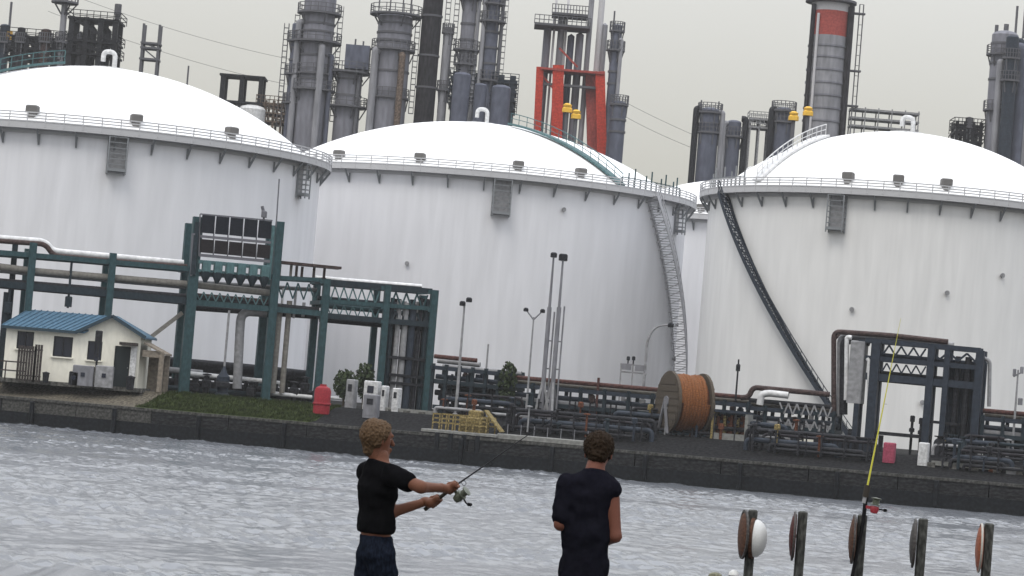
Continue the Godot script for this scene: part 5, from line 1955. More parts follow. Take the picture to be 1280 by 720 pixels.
func signboard() -> void:
	var p := "yard"
	var b := pt(p, 772, 474, 4.5); b.y = YARD
	var t := thing("sign_board", "pale open frame with two dark plates and twin lamps left of curved lamp", "sign", b)
	var m := mb()
	for x in [757, 772, 787]:
		m.bar(Vector3(pt(p, x, 470, 4.5).x, YARD, pt(p, x, 470, 4.5).z), pt(p, x, 452, 4.5), 0.1, 0.1)
	m.bar(pt(p, 756, 452, 4.5), pt(p, 789, 455, 4.5), 0.1, 0.12)
	m.bar(pt(p, 756, 462, 4.5), pt(p, 789, 465, 4.5), 0.1, 0.12)
	part("frame", m, M.pipe_grey, t)
	for x in [764, 781]:
		m = mb()
		m.box(pt(p, x, 456 + (x - 764) * 0.1, 4.4), Vector3(0.72, 0.45, 0.08), turned(p))
		part("plate", m, M.steel_grey, t)
		m = mb()
		var q := pt(p, x - 2 + (x - 764) * -0.6 + 4, 445, 4.5)
		m.rod(q - Vector3.UP * 0.5, q, 0.06, 6)
		m.cbox(q, Vector3(0.25, 0.3, 0.25), 0.05)
		part("lamp", m, M.steel_dark, t)

# ------------------------------------------------------------------ lamps and masts
func mast(called: String, label: String, p: String, px: float, ytop: float, ymid: float, r0: float, r1: float, mt: Material, foot := YARD) -> Array:
	var b := pt(p, px, ymid)
	var h := pt(p, px, ytop).y - foot
	b.y = foot
	var t := thing(called, label, "lamp post" if "lamp" in called else "mast", b)
	var m := mb()
	m.tube(PackedVector3Array([b, b + Vector3.UP * h * 0.5, b + Vector3.UP * h]), r0, r1, 10)
	m.lathe(b, [[r0 * 2.2, 0.0], [r0 * 2.2, 0.12], [r0 * 1.2, 0.3]], 12)
	part("pole", m, mt, t)
	return [t, b + Vector3.UP * h]

func lamp_head(t: Node3D, c: Vector3, s := 1.0) -> void:
	var m := mb()
	m.cbox(c, Vector3(0.55, 0.42, 0.5) * s, 0.09)
	var h := part("lamp_head", m, M.steel_dark, t)
	m = mb()
	m.box(c + Vector3(0, -0.225 * s, 0.03), Vector3(0.42, 0.03, 0.38) * s)
	part("lens", m, M.pipe_grey, h)

func lamps() -> void:
	var p := "near"
	var r := mast("street_lamp", "grey lamp post with crooked twin head right of the teal bridge", p, 575, 379, 450, 0.13, 0.07, M.pipe_grey)
	var top: Vector3 = r[1]
	lamp_head(r[0], top + Vector3(-0.15, 0.0, 0), 0.8)
	lamp_head(r[0], top + Vector3(0.3, 0.3, 0.1), 0.8)
	r = mast("street_lamp", "slim lamp post with two angled arms left of the floodlight masts", p, 662, 396, 460, 0.09, 0.06, M.pipe_grey)
	top = r[1]
	for e in [-1.0, 1.0]:
		var m := mb()
		m.tube(bent([top - Vector3.UP * 0.2, top + Vector3(0.25 * e, 0.1, 0), top + Vector3(0.55 * e, 0.42, 0)], 0.2), 0.055, 0.045, 8)
		part("arm", m, M.steel_grey, r[0])
		lamp_head(r[0], top + Vector3(0.6 * e, 0.5, 0), 0.65)
	for q in [["tall floodlight mast on a tripod foot, the left of the close pair", 686, 318, 0.28, 0], ["tall floodlight mast on a tripod foot, the right of the close pair", 698, 321, 0.3, 1]]:
		r = mast("floodlight_lamp_mast", q[0], p, q[1] - 2, q[2], 420, 0.2, 0.07, M.steel_grey)
		top = r[1]
		lamp_head(r[0], top, 0.85 + 0.3 * q[4])
		# stouter lower half with a step
		var b: Vector3 = r[0].position
		var m := mb()
		var hs := pt(p, q[1], 384 + 0, 0).y
		m.rod(b + Vector3.UP * 0.1, Vector3(b.x, hs, b.z), 0.17, 10)
		part("sleeve", m, M.steel_grey, r[0])
		m = mb()
		m.rod(Vector3(b.x + 0.38, YARD, b.z), Vector3(b.x + 0.38, hs + 0.4 * q[4] - 0.3, b.z), 0.07, 6)
		for y in [2.0, 4.0, 6.0]:
			m.bar(b + Vector3.UP * y, b + Vector3(0.38, y, 0), 0.08, 0.1)
		part("cable_pipe", m, M.steel_grey, r[0])
		for k in 3:
			m = mb()
			var an = TAU * k / 3.0 + 0.4 + q[4]
			m.bar(b + Vector3(cos(an) * 0.7, 0.05, sin(an) * 0.7), b + Vector3.UP * 3.4, 0.16, 0.16)
			part("tripod_leg", m, M.pipe_grey, r[0])
	# curved street lamp
	var b2 := pt("yard", 786, 470, 4.6); b2.y = YARD
	var t := thing("street_lamp", "pale street lamp curving over to the right beside tank stair", "lamp post", b2)
	var m2 := mb()
	var tp := pt("yard", 818, 402, 4.6)
	m2.tube(bent([b2, Vector3(b2.x, tp.y - 1.2, b2.z), Vector3(b2.x + 0.5, tp.y - 0.2, b2.z), tp], 1.4), 0.1, 0.06, 8)
	part("pole", m2, M.pipe_grey, t)
	lamp_head(t, tp + Vector3(0.1, -0.02, 0), 0.8)
	r = mast("aerial_mast", "short thin dark mast on the low rack right of the reel", "yard", 921, 449, 480, 0.09, 0.06, M.steel_dark)
	var m3 := mb()
	m3.cbox(r[1] - Vector3.UP * 0.6, Vector3(0.3, 0.5, 0.3), 0.05)
	part("box", m3, M.steel_dark, r[0])
	r = mast("aerial_mast", "thin grey mast with aerials near the right frame edge", "yard", 1270, 462, 500, 0.1, 0.06, M.pipe_grey)
	m3 = mb()
	top = r[1]
	m3.bar(top + Vector3(-0.3, -0.5, 0), top + Vector3(0.35, -0.1, 0), 0.1, 0.1)
	m3.cbox(top + Vector3(-0.25, -0.2, 0), Vector3(0.22, 0.5, 0.22), 0.04)
	m3.cbox(top + Vector3(0.25, 0.0, 0), Vector3(0.22, 0.5, 0.22), 0.04)
	m3.cbox(top + Vector3(0.3, -2.2, 0), Vector3(0.3, 0.5, 0.3), 0.04)
	part("aerial", m3, M.steel_grey, r[0])
	r = mast("aerial_mast", "stub mast with red cap on the long low rack", "yard", 747, 472, 490, 0.1, 0.1, M.pipe_red)
	r = mast("aerial_mast", "pale thin mast behind the first low rack", "yard", 608, 430, 460, 0.09, 0.07, M.pipe_grey)

# ------------------------------------------------------------------ near shore
func promenade() -> void:
	O = Vector3.ZERO
	var m := mb()
	m.box(Vector3(0, PROM - 2.0, 8.0), Vector3(240, 4.0, 51.0))
	setting("promenade", m, M.paving)
	var kz := -17.9
	var t := thing("kerb_wall", "low concrete kerb wall along the promenade edge", "kerb", Vector3(0, PROM, kz))
	for i in 27:
		m = mb()
		m.cbox(Vector3(-40 + i * 3.0, PROM + 0.16, kz), Vector3(2.985, 0.32 + 0.004 * (i % 3), 0.55), 0.03)
		part("block", m, M.paving, t)
	var defs := [
		[940.5, 637, "tilted grey-brown", M.disc_brown, 5.0, "post nearest the fishermen, carrying a white dome and brown disc"],
		[1003, 639, "grey", M.disc_red, -4.5, "dark post with a thin dark red disc, second from the fishermen"],
		[1077.5, 643, "brown", M.disc_brown, -4.0, "dark post with brown disc that the yellow rod leans on"],
		[1153.5, 648, "grey", M.disc_grey, -7.0, "dark post with a thin grey disc, right of the yellow rod"],
		[1236, 654, "orange", M.disc_orange, -5.5, "dark post with an orange disc, rightmost of the row"]]
	for k in defs.size():
		var d: Array = defs[k]
		var top := at(d[0], d[1], 17.9)
		var mid := at(d[0] - 3.0, d[1] + 50, 17.9)
		var b := Vector3(mid.x, PROM + 0.32, mid.z)
		t = thing("reflector_post", d[5], "post", b, "reflector posts along the kerb")
		var h := top.y - b.y
		m = mb()
		m.cbox(b + Vector3.UP * h * 0.5, Vector3(0.06, h, 0.04), 0.008)
		part("post", m, M.post, t)
		m = mb()
		m.cbox(b + Vector3.UP * 0.012, Vector3(0.16, 0.024, 0.14), 0.005)
		part("base_plate", m, M.post, t)
		# disc: a shallow dish turned almost edge on
		var dc := b + Vector3(-0.05, h - 0.165, 0.004)
		var yaw := deg_to_rad(d[4])
		var nrm := Vector3(-cos(yaw), 0, sin(yaw))
		var bs := Basis(Vector3.UP, nrm, Vector3.UP.cross(nrm))
		var R := 0.155
		m = mb()
		m.lathe(dc, [[0.0, -0.012], [R * 0.9, -0.012], [R, -0.004], [R, 0.006], [R * 0.94, 0.008]], 32, bs)
		var ds := part("disc", m, M.disc_grey if k == 0 else d[3], t)
		m = mb()
		m.lathe(dc, [[R * 0.93, 0.004], [R * 0.8, 0.016], [R * 0.4, 0.026], [0.0, 0.03]], 32, bs)
		part("lens", m, d[3], ds)
		m = mb()
		m.lathe(dc, [[R + 0.001, -0.006], [R + 0.006, -0.006], [R + 0.006, 0.007], [R + 0.001, 0.007]], 32, bs, false)
		part("rim", m, M.disc_grey if k != 4 else M.edge_pale, ds)
		m = mb()
		m.rod(dc + Vector3(0.0, 0, 0), b + Vector3(0, h - 0.165, 0), 0.012, 8)
		part("bolt", m, M.post, t)
		if k == 0:
			# second disc behind it and a white dome on the other side
			var d2 := dc + Vector3(0.012, -0.01, -0.02)
			var q := b + Vector3(0.022, h - 0.185, 0.0)
			m = mb()
			var n2 := Vector3(0.97, 0, 0.24).normalized()
			var b2 := Basis(Vector3.UP, n2, Vector3.UP.cross(n2))
			m.lathe(q, [[0.118, 0.0], [0.125, 0.006], [0.118, 0.03], [0.095, 0.058], [0.06, 0.074], [0.03, 0.08], [0.0, 0.082]], 32, b2)
			part("dome", m, M.dome, t)
			m = mb()
			m.lathe(q, [[0.0, -0.02], [0.135, -0.02], [0.135, 0.002], [0.0, 0.002]], 32, b2, false)
			part("backing", m, M.disc_brown, t)
	yellow_rod()
	# bucket on the kerb with floats showing over its rim
	var bb := at(906, 722, 17.8)
	bb.y = PROM + 0.326
	t = thing("bucket", "dark bucket holding a white and an olive float beside the first post", "bucket", bb)
	var top2 := at(906, 714, 17.8).y
	var bh := top2 - bb.y - 0.05
	m = mb()
	m.lathe(bb, [[0.0, 0.004], [0.1, 0.0], [0.125, bh], [0.132, bh], [0.132, bh - 0.03], [0.118, bh - 0.03], [0.095, 0.02], [0.0, 0.02]], 24)
	part("pail", m, M.bucket, t)
	var q1 := at(917, 719, 17.8)
	var q2 := at(894, 721, 17.75)
	t = thing("float", "white round float at the bottom edge beside the first post", "float", q1)
	m = mb()
	m.lathe(q1, [[0.0, -0.035], [0.025, -0.025], [0.036, 0.0], [0.03, 0.02], [0.014, 0.033], [0.0, 0.036]], 18)
	m.rod(q1 - Vector3.UP * 0.3, q1 - Vector3.UP * 0.03, 0.006, 6)
	part("ball", m, M.dome, t)
	t = thing("float", "olive float at the bottom edge left of the white float", "float", q2)
	m = mb()
	m.lathe(q2, [[0.0, -0.035], [0.035, -0.025], [0.048, 0.0], [0.04, 0.018], [0.018, 0.028], [0.0, 0.03]], 18)
	m.rod(q2 - Vector3.UP * 0.3, q2 - Vector3.UP * 0.03, 0.006, 6)
	part("ball", m, M.olive, t)

func spin_reel(t: Node3D, c: Vector3, axis: Vector3, down: Vector3, body: Material, sc := 1.0) -> void:
	var sd := axis.cross(down).normalized()
	var m := mb()
	m.bar(c, c + down * 0.06 * sc, 0.012, 0.02)
	part("reel_foot", m, body, t)
	m = mb()
	var g := c + down * 0.075 * sc
	var bs := Basis(sd, axis, sd.cross(axis))
	m.lathe(g - axis * 0.035 * sc, [[0.0, 0.0], [0.022, 0.004], [0.03, 0.03], [0.026, 0.05], [0.0, 0.052]], 16, bs)
	part("reel_body", m, body, t)
	m = mb()
	m.lathe(g + axis * 0.022 * sc, [[0.0, 0.0], [0.034, 0.0], [0.034, 0.006], [0.022, 0.012], [0.022, 0.034], [0.033, 0.04], [0.033, 0.046], [0.0, 0.05]], 18, bs)
	part("spool", m, M.reel_green, t)
	m = mb()
	m.tube(bent([g, g + sd * 0.05 * sc, g + sd * 0.05 * sc + down * 0.05 * sc, g + sd * 0.085 * sc + down * 0.05 * sc], 0.015), 0.005, 0.005, 6)
	m.rod(g + sd * 0.07 * sc + down * 0.05 * sc, g + sd * 0.1 * sc + down * 0.05 * sc, 0.011, 8)
	part("crank", m, M.rod_black, t)

func yellow_rod() -> void:
	var d := 17.82
	var tip := at(1126, 398, d)
	var a := at(1083.5, 612, d)
	var dirv := (a - tip).normalized()
	var gripend := at(1079, 652, d)
	var butt := gripend + dirv * ((gripend.y - (PROM + 0.34)) / -dirv.y)
	var t := thing("fishing_rod", "yellow fishing rod leaning upright on a dark post", "fishing rod", butt)
	var m := mb()
	m.tube(PackedVector3Array([a, a.lerp(tip, 0.5), tip]), 0.0068, 0.0012, 8)
	part("blank", m, M.rod_yellow, t)
	m = mb()
	m.tube(PackedVector3Array([butt, gripend, a]), 0.012, 0.014, 10)
	part("grip", m, M.rod_black, t)
	m = mb()
	m.rod(a + dirv * 0.05, a - dirv * 0.03, 0.02, 12)
	part("collar", m, M.cork, t)
	m = mb()
	m.rod(a + dirv * 0.09, a + dirv * 0.05, 0.0155, 12)
	part("ring", m, M.pipe_grey, t)
	for f in [0.25, 0.5, 0.75]:
		m = mb()
		var q := a.lerp(tip, f) + Vector3(0.012, 0, 0)
		m.lathe(q, [[0.009, -0.001], [0.011, 0.0], [0.009, 0.001]], 10, Basis(Vector3(0, 0, 1), -dirv, Vector3(1, 0, 0)))
		part("line_guide", m, M.rod_black, t)
	spin_reel(t, a + dirv * 0.11, -dirv, Vector3(0.92, -0.1, 0.38).normalized(), M.reel_red, 1.0)

# ------------------------------------------------------------------ people
func J(px: float, py: float, dz: float, d: float) -> Vector3:
	return at(px, py, d) * Vector3(1, 1, 0) + Vector3(0, 0, at(px, py, d).z + dz)

func grip(f: Field, wrist: Vector3, p: Vector3, d: Vector3, palm_side: Vector3, flip: float) -> void:
	# a fist closed round a rod through p along d; palm_side points from the rod to the back of the hand
	var u := (palm_side - d * palm_side.dot(d)).normalized()
	var v := d.cross(u).normalized() * flip
	var pc := p + u * 0.03
	f.cap(wrist, pc - d * 0.02 + u * 0.004, 0.026, 0.028, 0.012)
	f.cap(pc - d * 0.03, pc + d * 0.03, 0.021, 0.019, 0.012)
	var ln := [0.0, 0.003, 0.002, -0.003]
	for i in 4:
		var o := p + d * ((i - 1.5) * 0.021)
		var rr: float = 0.0235 + ln[i] * 0.5
		var pr := o + u * 0.033 + v * 0.012
		for a in [70.0, 140.0, 215.0, 270.0]:
			var t := deg_to_rad(a)
			var q := o + (u * cos(t) + v * sin(t)) * rr
			f.cap(pr, q, 0.0098 - a * 0.000006, 0.0092 - a * 0.000006, 0.003)
			pr = q
	# thumb from the side of the palm near its base, lying along the rod
	var tb := pc - d * 0.034 - v * 0.014
	var t1 := p - d * 0.005 - v * 0.03 + u * 0.012
	var t2 := p + d * 0.03 - v * 0.02 - u * 0.004
	f.cap(tb, t1, 0.013, 0.011, 0.006)
	f.cap(t1, t2, 0.011, 0.009, 0.004)

func relaxed_hand(f: Field, wrist: Vector3, d: Vector3, palm: Vector3, side: Vector3) -> void:
	# d along the hand, palm the way the palm faces, side towards the thumb
	f.cap(wrist, wrist + d * 0.05, 0.025, 0.028, 0.01, palm, 0.6)
	f.cap(wrist + d * 0.05 - side * 0.025, wrist + d * 0.085 - side * 0.022, 0.02, 0.016, 0.01, palm, 0.7)
	f.cap(wrist + d * 0.05 + side * 0.02, wrist + d * 0.088 + side * 0.018, 0.02, 0.016, 0.01, palm, 0.7)
	var ls := [0.062, 0.075, 0.08, 0.07]
	for i in 4:
		var b := wrist + d * 0.09 + side * (-0.03 + i * 0.02)
		var m = b + d * ls[i] * 0.45 + palm * 0.012
		var n = m + d * ls[i] * 0.25 + palm * 0.022
		var e = n + d * ls[i] * 0.1 + palm * 0.022
		f.cap(b, m, 0.0095, 0.009, 0.004)
		f.cap(m, n, 0.009, 0.0085, 0.003)
		f.cap(n, e, 0.0085, 0.008, 0.003)
	var t0 := wrist + d * 0.025 + side * 0.028
	var t1 := t0 + d * 0.04 + side * 0.022 + palm * 0.012
	f.cap(t0, t1, 0.013, 0.011, 0.006)
	f.cap(t1, t1 + d * 0.032 + palm * 0.014, 0.0105, 0.009, 0.004)

func head_field(c: Vector3, fwd: Vector3, up: Vector3, neck: Vector3, cell: float) -> Field:
	var f := Field.new(c - Vector3(0.17, 0.24, 0.17), c + Vector3(0.17, 0.17, 0.17), cell)
	var sd := fwd.cross(up).normalized()
	f.cap(c + up * 0.035 - fwd * 0.02, c + up * 0.03 + fwd * 0.018, 0.078, 0.074, 0.03, sd, 0.92)
	f.cap(c - up * 0.03 + fwd * 0.03, c - up * 0.075 + fwd * 0.05, 0.06, 0.042, 0.03, sd, 0.95)
	f.cap(c - up * 0.09 + fwd * 0.062, c - up * 0.092 + fwd * 0.068, 0.026, 0.022, 0.02)
	f.cap(c - fwd * 0.02 - up * 0.04, neck, 0.05, 0.054, 0.03)
	f.cap(c + up * 0.015 + fwd * 0.092, c - up * 0.025 + fwd * 0.112, 0.010, 0.014, 0.012)
	f.cap(c + up * 0.028 + fwd * 0.088 - sd * 0.03, c + up * 0.028 + fwd * 0.088 + sd * 0.03, 0.012, 0.012, 0.012)
	f.cap(c - up * 0.055 + fwd * 0.095 - sd * 0.016, c - up * 0.055 + fwd * 0.095 + sd * 0.016, 0.009, 0.009, 0.008)
	f.cap(c - up * 0.067 + fwd * 0.092 - sd * 0.014, c - up * 0.067 + fwd * 0.092 + sd * 0.014, 0.009, 0.009, 0.008)
	for e in [-1.0, 1.0]:
		f.cap(c + sd * e * 0.082 + up * 0.022 - fwd * 0.008, c + sd * e * 0.08 - up * 0.022 + fwd * 0.002, 0.018, 0.012, 0.008, sd, 0.45)
	return f

func eyes(t: Node3D, body: Node3D, c: Vector3, fwd: Vector3, up: Vector3) -> void:
	var sd := fwd.cross(up).normalized()
	for e in [-1.0, 1.0]:
		var m := mb()
		m.lathe(c + up * 0.008 + fwd * 0.072 + sd * e * 0.032, [[0.0, -0.01], [0.008, -0.006], [0.011, 0.0], [0.008, 0.006], [0.0, 0.01]], 10)
		part("eye", m, M.eye, body)

func people() -> void:
	var nz := FastNoiseLite.new()
	nz.seed = 4; nz.frequency = 9.0; nz.fractal_octaves = 2
	var hz := FastNoiseLite.new()
	hz.seed = 6; hz.frequency = 55.0; hz.fractal_octaves = 2
	# ---------------- the casting angler
	var D := 17.0
	var fwd := Vector3(cos(deg_to_rad(27.0)), 0, -sin(deg_to_rad(27.0)))
	var rt := fwd.cross(Vector3.UP).normalized()
	var pel := J(470, 688, 0.0, D)
	var wst := J(470, 655, 0.0, D)
	var chs := J(472, 612, 0.0, D)
	var nkb := J(474, 580, 0.0, D)
	var hed := J(471, 549, 0.0, D)
	var shR := nkb + rt * 0.185 - Vector3.UP * 0.055 + fwd * 0.01
	var shL := nkb - rt * 0.185 - Vector3.UP * 0.06 + fwd * 0.01
	var rp := J(566, 609, 0.06, D)
	var butt := J(531, 637, -0.02, D)
	var rd := (rp - butt).normalized()
	var lp := J(545, 626, 0.0, D)
	lp = butt + rd * (lp - butt).dot(rd)
	var elR := J(528, 607, 0.30, D)
	var wrR := J(552, 609, 0.12, D)
	var elL := J(490, 640, 0.02, D)
	var wrL := J(533, 627, 0.0, D)
	var t := thing("person", "person in black short-sleeved shirt and jeans casting with a fishing rod", "person", Vector3(pel.x, PROM, pel.z))
	var lo := Vector3(min(shL.x, pel.x) - 0.3, PROM - 0.02, pel.z - 0.5)
	var hi := Vector3(wrR.x + 0.1, nkb.y + 0.12, pel.z + 0.55)
	var f := Field.new(lo, hi, 0.014)
	var torso := func(g: Field, x: float, low: Vector3) -> void:
		g.cap(low, wst, 0.086 + x, 0.082 + x, 0.05, rt, 1.35)
		g.cap(wst, chs, 0.082 + x, 0.093 + x, 0.05, rt, 1.45)
		g.cap(chs, nkb - Vector3.UP * 0.06, 0.093 + x, 0.072 + x, 0.05, rt, 1.45)
		g.cap(shL, shR, 0.05 + x, 0.05 + x, 0.05)
	torso.call(f, 0.0, pel)
	f.cap(nkb - Vector3.UP * 0.05, nkb + Vector3.UP * 0.05, 0.07, 0.056, 0.04)
	f.cap(shR, elR, 0.052, 0.037, 0.03)
	f.cap(elR, wrR, 0.037, 0.026, 0.02)
	f.cap(shL, elL, 0.052, 0.037, 0.03)
	f.cap(elL, wrL, 0.037, 0.026, 0.02)
	for e in [-1.0, 1.0]:
		var hp = pel + rt * e * 0.075 - Vector3.UP * 0.03
		var kn = Vector3(hp.x, PROM + 0.47, hp.z) + fwd * (0.05 + e * 0.06)
		var an = Vector3(hp.x, PROM + 0.08, hp.z) + fwd * (e * 0.14)
		f.cap(hp, kn, 0.066, 0.052, 0.04)
		f.cap(kn, an, 0.055, 0.036, 0.02)
		f.cap(an - Vector3.UP * 0.03, an + fwd * 0.14 - Vector3.UP * 0.045, 0.036, 0.03, 0.02)
	O = t.position
	var m := mb()
	f.into(m)
	var hc := hed
	var hf := (fwd + Vector3(0, -0.03, 0)).normalized()
	var hu := (Vector3.UP + Vector3(0.02, 0, 0)).normalized()
	hf = (hf - hu * hf.dot(hu)).normalized()
	var f2 := head_field(hc, hf, hu, nkb + Vector3.UP * 0.01, 0.006)
	f2.into(m)
	for hd in [[wrR, rp, Vector3(-0.3, 0.2, 1.0), 1.0], [wrL, lp, Vector3(-0.6, -0.2, 0.8), 1.0]]:
		var f3 := Field.new(hd[1] - Vector3(0.1, 0.09, 0.1), hd[1] + Vector3(0.1, 0.09, 0.14), 0.0036)
		f3.cap(hd[0] + (hd[0] - hd[1]) * 0.3, hd[0], 0.028, 0.026, 0.01)
		grip(f3, hd[0], hd[1], rd, hd[2], hd[3])
		f3.into(m)
	var body := part("body", m, M.skin, t)
	eyes(t, body, hc, hf, hu)
	# shirt
	f = Field.new(lo, hi, 0.013)
	var hem := pel + (wst - pel) * 0.72
	torso.call(f, 0.012, hem)
	f.cap(shR, shR.lerp(elR, 0.55), 0.064, 0.064, 0.03)
	f.cap(shL, shL.lerp(elL, 0.55), 0.064, 0.064, 0.03)
	f.cap(nkb - Vector3.UP * 0.05, nkb + Vector3.UP * 0.0, 0.085, 0.074, 0.04)
	f.ruffle(nz, 0.013)
	f.carve_above(hem - Vector3.UP * 0.012, -Vector3.UP)
	f.carve_above(nkb + Vector3.UP * 0.028 - fwd * 0.04, (Vector3.UP + fwd * 0.35).normalized())
	m = mb(); f.into(m)
	part("shirt", m, M.shirt_black, t)
	# jeans
	f = Field.new(lo, Vector3(hi.x - 0.3, pel.y + 0.16, hi.z), 0.014)
	f.cap(pel, pel.lerp(wst, 0.62), 0.103, 0.098, 0.05, rt, 1.3)
	for e in [-1.0, 1.0]:
		var hp = pel + rt * e * 0.075 - Vector3.UP * 0.03
		var kn = Vector3(hp.x, PROM + 0.47, hp.z) + fwd * (0.05 + e * 0.06)
		var an = Vector3(hp.x, PROM + 0.1, hp.z) + fwd * (e * 0.14)
		f.cap(hp, kn, 0.09, 0.074, 0.04)
		f.cap(kn, an, 0.078, 0.07, 0.02)
	f.ruffle(nz, 0.014)
	f.carve_above(pel.lerp(wst, 0.6), Vector3.UP)
	m = mb(); f.into(m)
	part("jeans", m, M.jeans, t)
	shoes(t, pel, rt, fwd, 0.14)
	# hair: longish, sandy, covering crown, back and ears
	f = Field.new(hc - Vector3(0.18, 0.2, 0.18), hc + Vector3(0.18, 0.18, 0.18), 0.006)
	f.cap(hc + hu * 0.042 - hf * 0.022, hc + hu * 0.044 + hf * 0.016, 0.087, 0.078, 0.03)
	f.cap(hc - hf * 0.03, hc - hf * 0.036 - hu * 0.065, 0.076, 0.046, 0.03)
	for e in [-1.0, 1.0]:
		var sdv := hf.cross(hu).normalized()
		f.cap(hc + sdv * e * 0.05 + hu * 0.03 - hf * 0.01, hc + sdv * e * 0.055 - hu * 0.02 - hf * 0.02, 0.045, 0.03, 0.02)
	f.ruffle(hz, 0.011)
	f.carve_above(hc + hf * 0.062 + hu * 0.05, (hf - hu * 0.55).normalized())
	m = mb(); f.into(m)
	part("hair", m, M.hair_sand, t)
	# his rod
	var tipv := rp + rd * 1.1 + Vector3(0.02, 0.02, -1.3)
	var rod := thing("fishing_rod", "dark fishing rod held out by the person in black", "fishing rod", butt)
	m = mb()
	var pts := PackedVector3Array([butt, lp, rp])
	m.tube(pts, 0.013, 0.0115, 10)
	part("grip", m, M.cork, rod)
	m = mb()
	var tp := at(694, 521, 18.2)
	m.tube(PackedVector3Array([rp, rp.lerp(tp, 0.3), rp.lerp(tp, 0.65) + Vector3(0, 0.004, 0), tp]), 0.0062, 0.0016, 8)
	part("blank", m, M.rod_black, rod)
	for q in [0.1, 0.35, 0.65, 0.98]:
		m = mb()
		var gp := rp.lerp(tp, q)
		var gd := (tp - rp).normalized()
		var gu := (Vector3(0, -1, 0) + gd * gd.y).normalized()
		m.lathe(gp + gu * 0.016 * (1.3 - q), [[0.012 * (1.3 - q), -0.001], [0.015 * (1.3 - q), 0.0], [0.012 * (1.3 - q), 0.001]], 12, Basis(gd.cross(gu), gd, gu))
		m.rod(gp, gp + gu * 0.006, 0.002, 5)
		part("line_guide", m, M.rod_black, rod)
	spin_reel(rod, rp + rd * 0.005, rd, (Vector3(0.25, -0.9, 0.2) - rd * rd.dot(Vector3(0.25, -0.9, 0.2))).normalized(), M.reel_green, 1.0)

	# ---------------- the second angler, seen from behind with bowed head
	D = 16.9
	fwd = Vector3(0.12, 0, -1.0).normalized()
	rt = fwd.cross(Vector3.UP).normalized()
	pel = J(731, 700, 0.0, D)
	wst = J(733, 668, 0.0, D)
	chs = J(736, 625, -0.02, D)
	nkb = J(743, 590, -0.05, D)
	hed = J(749, 568, -0.12, D)
	shL = J(710, 606, -0.02, D)
	shR = J(764, 609, 0.0, D)
	elL = J(700, 655, 0.03, D)
	elR = J(769, 670, 0.04, D)
	wrL = J(722, 668, -0.2, D)
	wrR = J(748, 684, -0.17, D)
	t = thing("person", "person in dark shirt seen from behind with bowed head", "person", Vector3(pel.x, PROM, pel.z))
	lo = Vector3(elL.x - 0.16, PROM - 0.02, pel.z - 0.45)
	hi = Vector3(elR.x + 0.16, nkb.y + 0.12, pel.z + 0.35)
	f = Field.new(lo, hi, 0.014)
	torso = func(g: Field, x: float, low: Vector3) -> void:
		g.cap(low, wst, 0.110 + x, 0.097 + x, 0.05, rt, 1.2)
		g.cap(wst, chs, 0.095 + x, 0.096 + x, 0.05, rt, 1.3)
		g.cap(chs, nkb - Vector3.UP * 0.07, 0.094 + x, 0.075 + x, 0.05, rt, 1.38)
		g.cap(shL, shR.lerp(shL, 0.12), 0.05 + x, 0.05 + x, 0.05)
	torso.call(f, -0.012, pel)
	f.cap(nkb - Vector3.UP * 0.05, nkb.lerp(hed, 0.5), 0.07, 0.056, 0.04)
	f.cap(shR, elR, 0.05, 0.037, 0.03)
	f.cap(elR, wrR, 0.037, 0.026, 0.02)
	f.cap(shL, elL, 0.05, 0.037, 0.03)
	f.cap(elL, wrL, 0.037, 0.026, 0.02)
	for e in [-1.0, 1.0]:
		var hp = pel + rt * e * 0.07 - Vector3.UP * 0.03
		var kn = Vector3(hp.x, PROM + 0.47, hp.z) + fwd * 0.03 + rt * e * 0.02
		var an = Vector3(hp.x, PROM + 0.08, hp.z) + rt * e * 0.04
		f.cap(hp, kn, 0.066, 0.052, 0.04)
		f.cap(kn, an, 0.055, 0.036, 0.02)
		f.cap(an - Vector3.UP * 0.03, an + fwd * 0.14 - Vector3.UP * 0.045, 0.036, 0.03, 0.02)
	O = t.position
	m = mb()
	f.into(m)
	hf = Vector3(0.1, -0.5, -0.86).normalized()
	hu = Vector3(0.05, 0.86, -0.5).normalized()
	hu = (hu - hf * hu.dot(hf)).normalized()
	hc = hed
	f2 = head_field(hc, hf, hu, nkb + Vector3.UP * 0.0, 0.006)
	f2.into(m)
	for hd in [[wrR, elR, 1.0], [wrL, elL, -1.0]]:
		var dv: Vector3 = (Vector3(-hd[2] * 0.5, -0.2, -0.8)).normalized()
		var f3 := Field.new(hd[0] - Vector3(0.14, 0.11, 0.2), hd[0] + Vector3(0.14, 0.09, 0.08), 0.0042)
		f3.cap(hd[0].lerp(hd[1], 0.12), hd[0], 0.029, 0.026, 0.01)
		var pal: Vector3 = (Vector3(-hd[2], 0, 0) - dv * dv.dot(Vector3(-hd[2], 0, 0))).normalized()
		relaxed_hand(f3, hd[0], dv, pal, Vector3.UP)
		f3.into(m)
	body = part("body", m, M.skin_red, t)
	eyes(t, body, hc, hf, hu)
	f = Field.new(lo, hi, 0.013)
	hem = pel - Vector3.UP * 0.13
	torso.call(f, 0.013, hem)
	f.cap(shL, shL.lerp(elL, 0.82), 0.066, 0.06, 0.03)
	f.cap(shR.lerp(shL, 0.1), shR.lerp(elR, 0.05), 0.066, 0.065, 0.02)
	f.cap(nkb - Vector3.UP * 0.05, nkb + Vector3.UP * 0.0, 0.08, 0.07, 0.04)
	f.ruffle(nz, 0.014)
	f.carve_above(hem - Vector3.UP * 0.02, -Vector3.UP)
	f.carve_above(nkb + Vector3.UP * 0.018 - fwd * 0.03, (Vector3.UP + fwd * 0.3).normalized())
	m = mb(); f.into(m)
	part("shirt", m, M.shirt_navy, t)
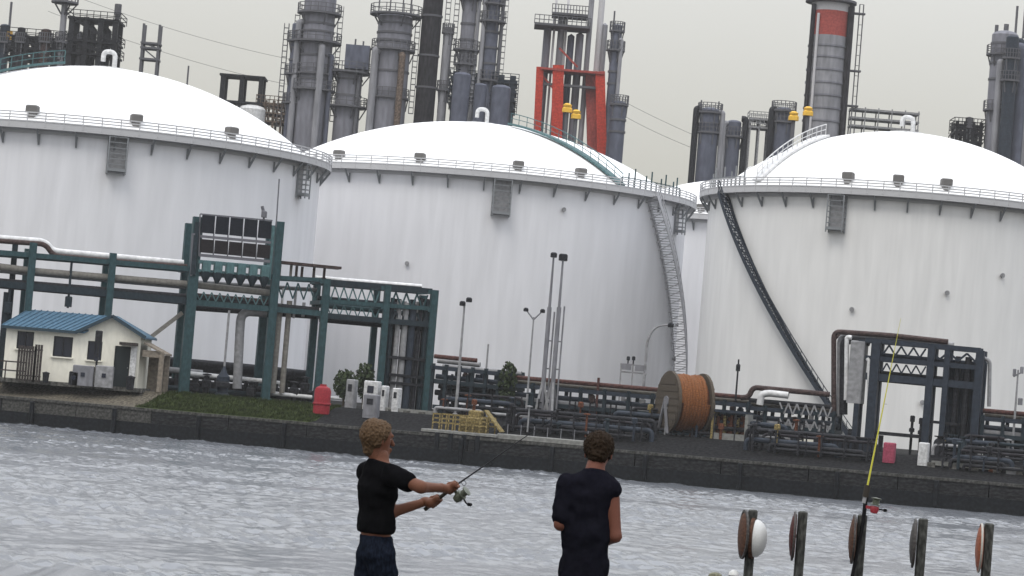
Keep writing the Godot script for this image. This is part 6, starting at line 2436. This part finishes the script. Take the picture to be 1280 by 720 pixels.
	f = Field.new(lo, Vector3(hi.x, pel.y + 0.1, hi.z), 0.014)
	f.cap(pel, pel.lerp(wst, 0.4), 0.094, 0.09, 0.05, rt, 1.2)
	for e in [-1.0, 1.0]:
		var hp = pel + rt * e * 0.07 - Vector3.UP * 0.03
		var kn = Vector3(hp.x, PROM + 0.47, hp.z) + fwd * 0.03 + rt * e * 0.02
		var an = Vector3(hp.x, PROM + 0.1, hp.z) + rt * e * 0.04
		f.cap(hp, kn, 0.083, 0.076, 0.04)
		f.cap(kn, an, 0.085, 0.075, 0.02)
	f.ruffle(nz, 0.014)
	m = mb(); f.into(m)
	part("trousers", m, M.trousers, t)
	shoes(t, pel, rt, fwd, 0.0)
	f = Field.new(hc - Vector3(0.18, 0.18, 0.18), hc + Vector3(0.18, 0.18, 0.18), 0.006)
	f.cap(hc + hu * 0.042 - hf * 0.03, hc + hu * 0.044 + hf * 0.03, 0.094, 0.086, 0.03)
	f.cap(hc - hf * 0.045 + hu * 0.01, hc - hf * 0.05 - hu * 0.035, 0.078, 0.06, 0.03)
	f.ruffle(hz, 0.016)
	f.carve_above(hc + hf * 0.075 + hu * 0.05, (hf - hu * 0.5).normalized())
	m = mb(); f.into(m)
	part("hair", m, M.hair_dark, t)

func shoes(t: Node3D, pel: Vector3, rt: Vector3, fwd: Vector3, stride: float) -> void:
	for e in [-1.0, 1.0]:
		var an: Vector3 = Vector3(pel.x, PROM + 0.05, pel.z) + rt * e * (0.085 + (0.04 if stride == 0.0 else 0.0)) + fwd * (e * stride)
		var f := Field.new(an - Vector3(0.2, 0.08, 0.24), an + Vector3(0.24, 0.12, 0.24), 0.012)
		f.cap(an - fwd * 0.04, an + fwd * 0.15 - Vector3.UP * 0.012, 0.05, 0.042, 0.02)
		f.cap(an + Vector3.UP * 0.03, an + Vector3.UP * 0.06, 0.052, 0.05, 0.02)
		f.carve_above(Vector3(0, PROM + 0.001, 0), -Vector3.UP)
		var m := mb()
		f.into(m)
		part("shoe", m, M.shoe, t)
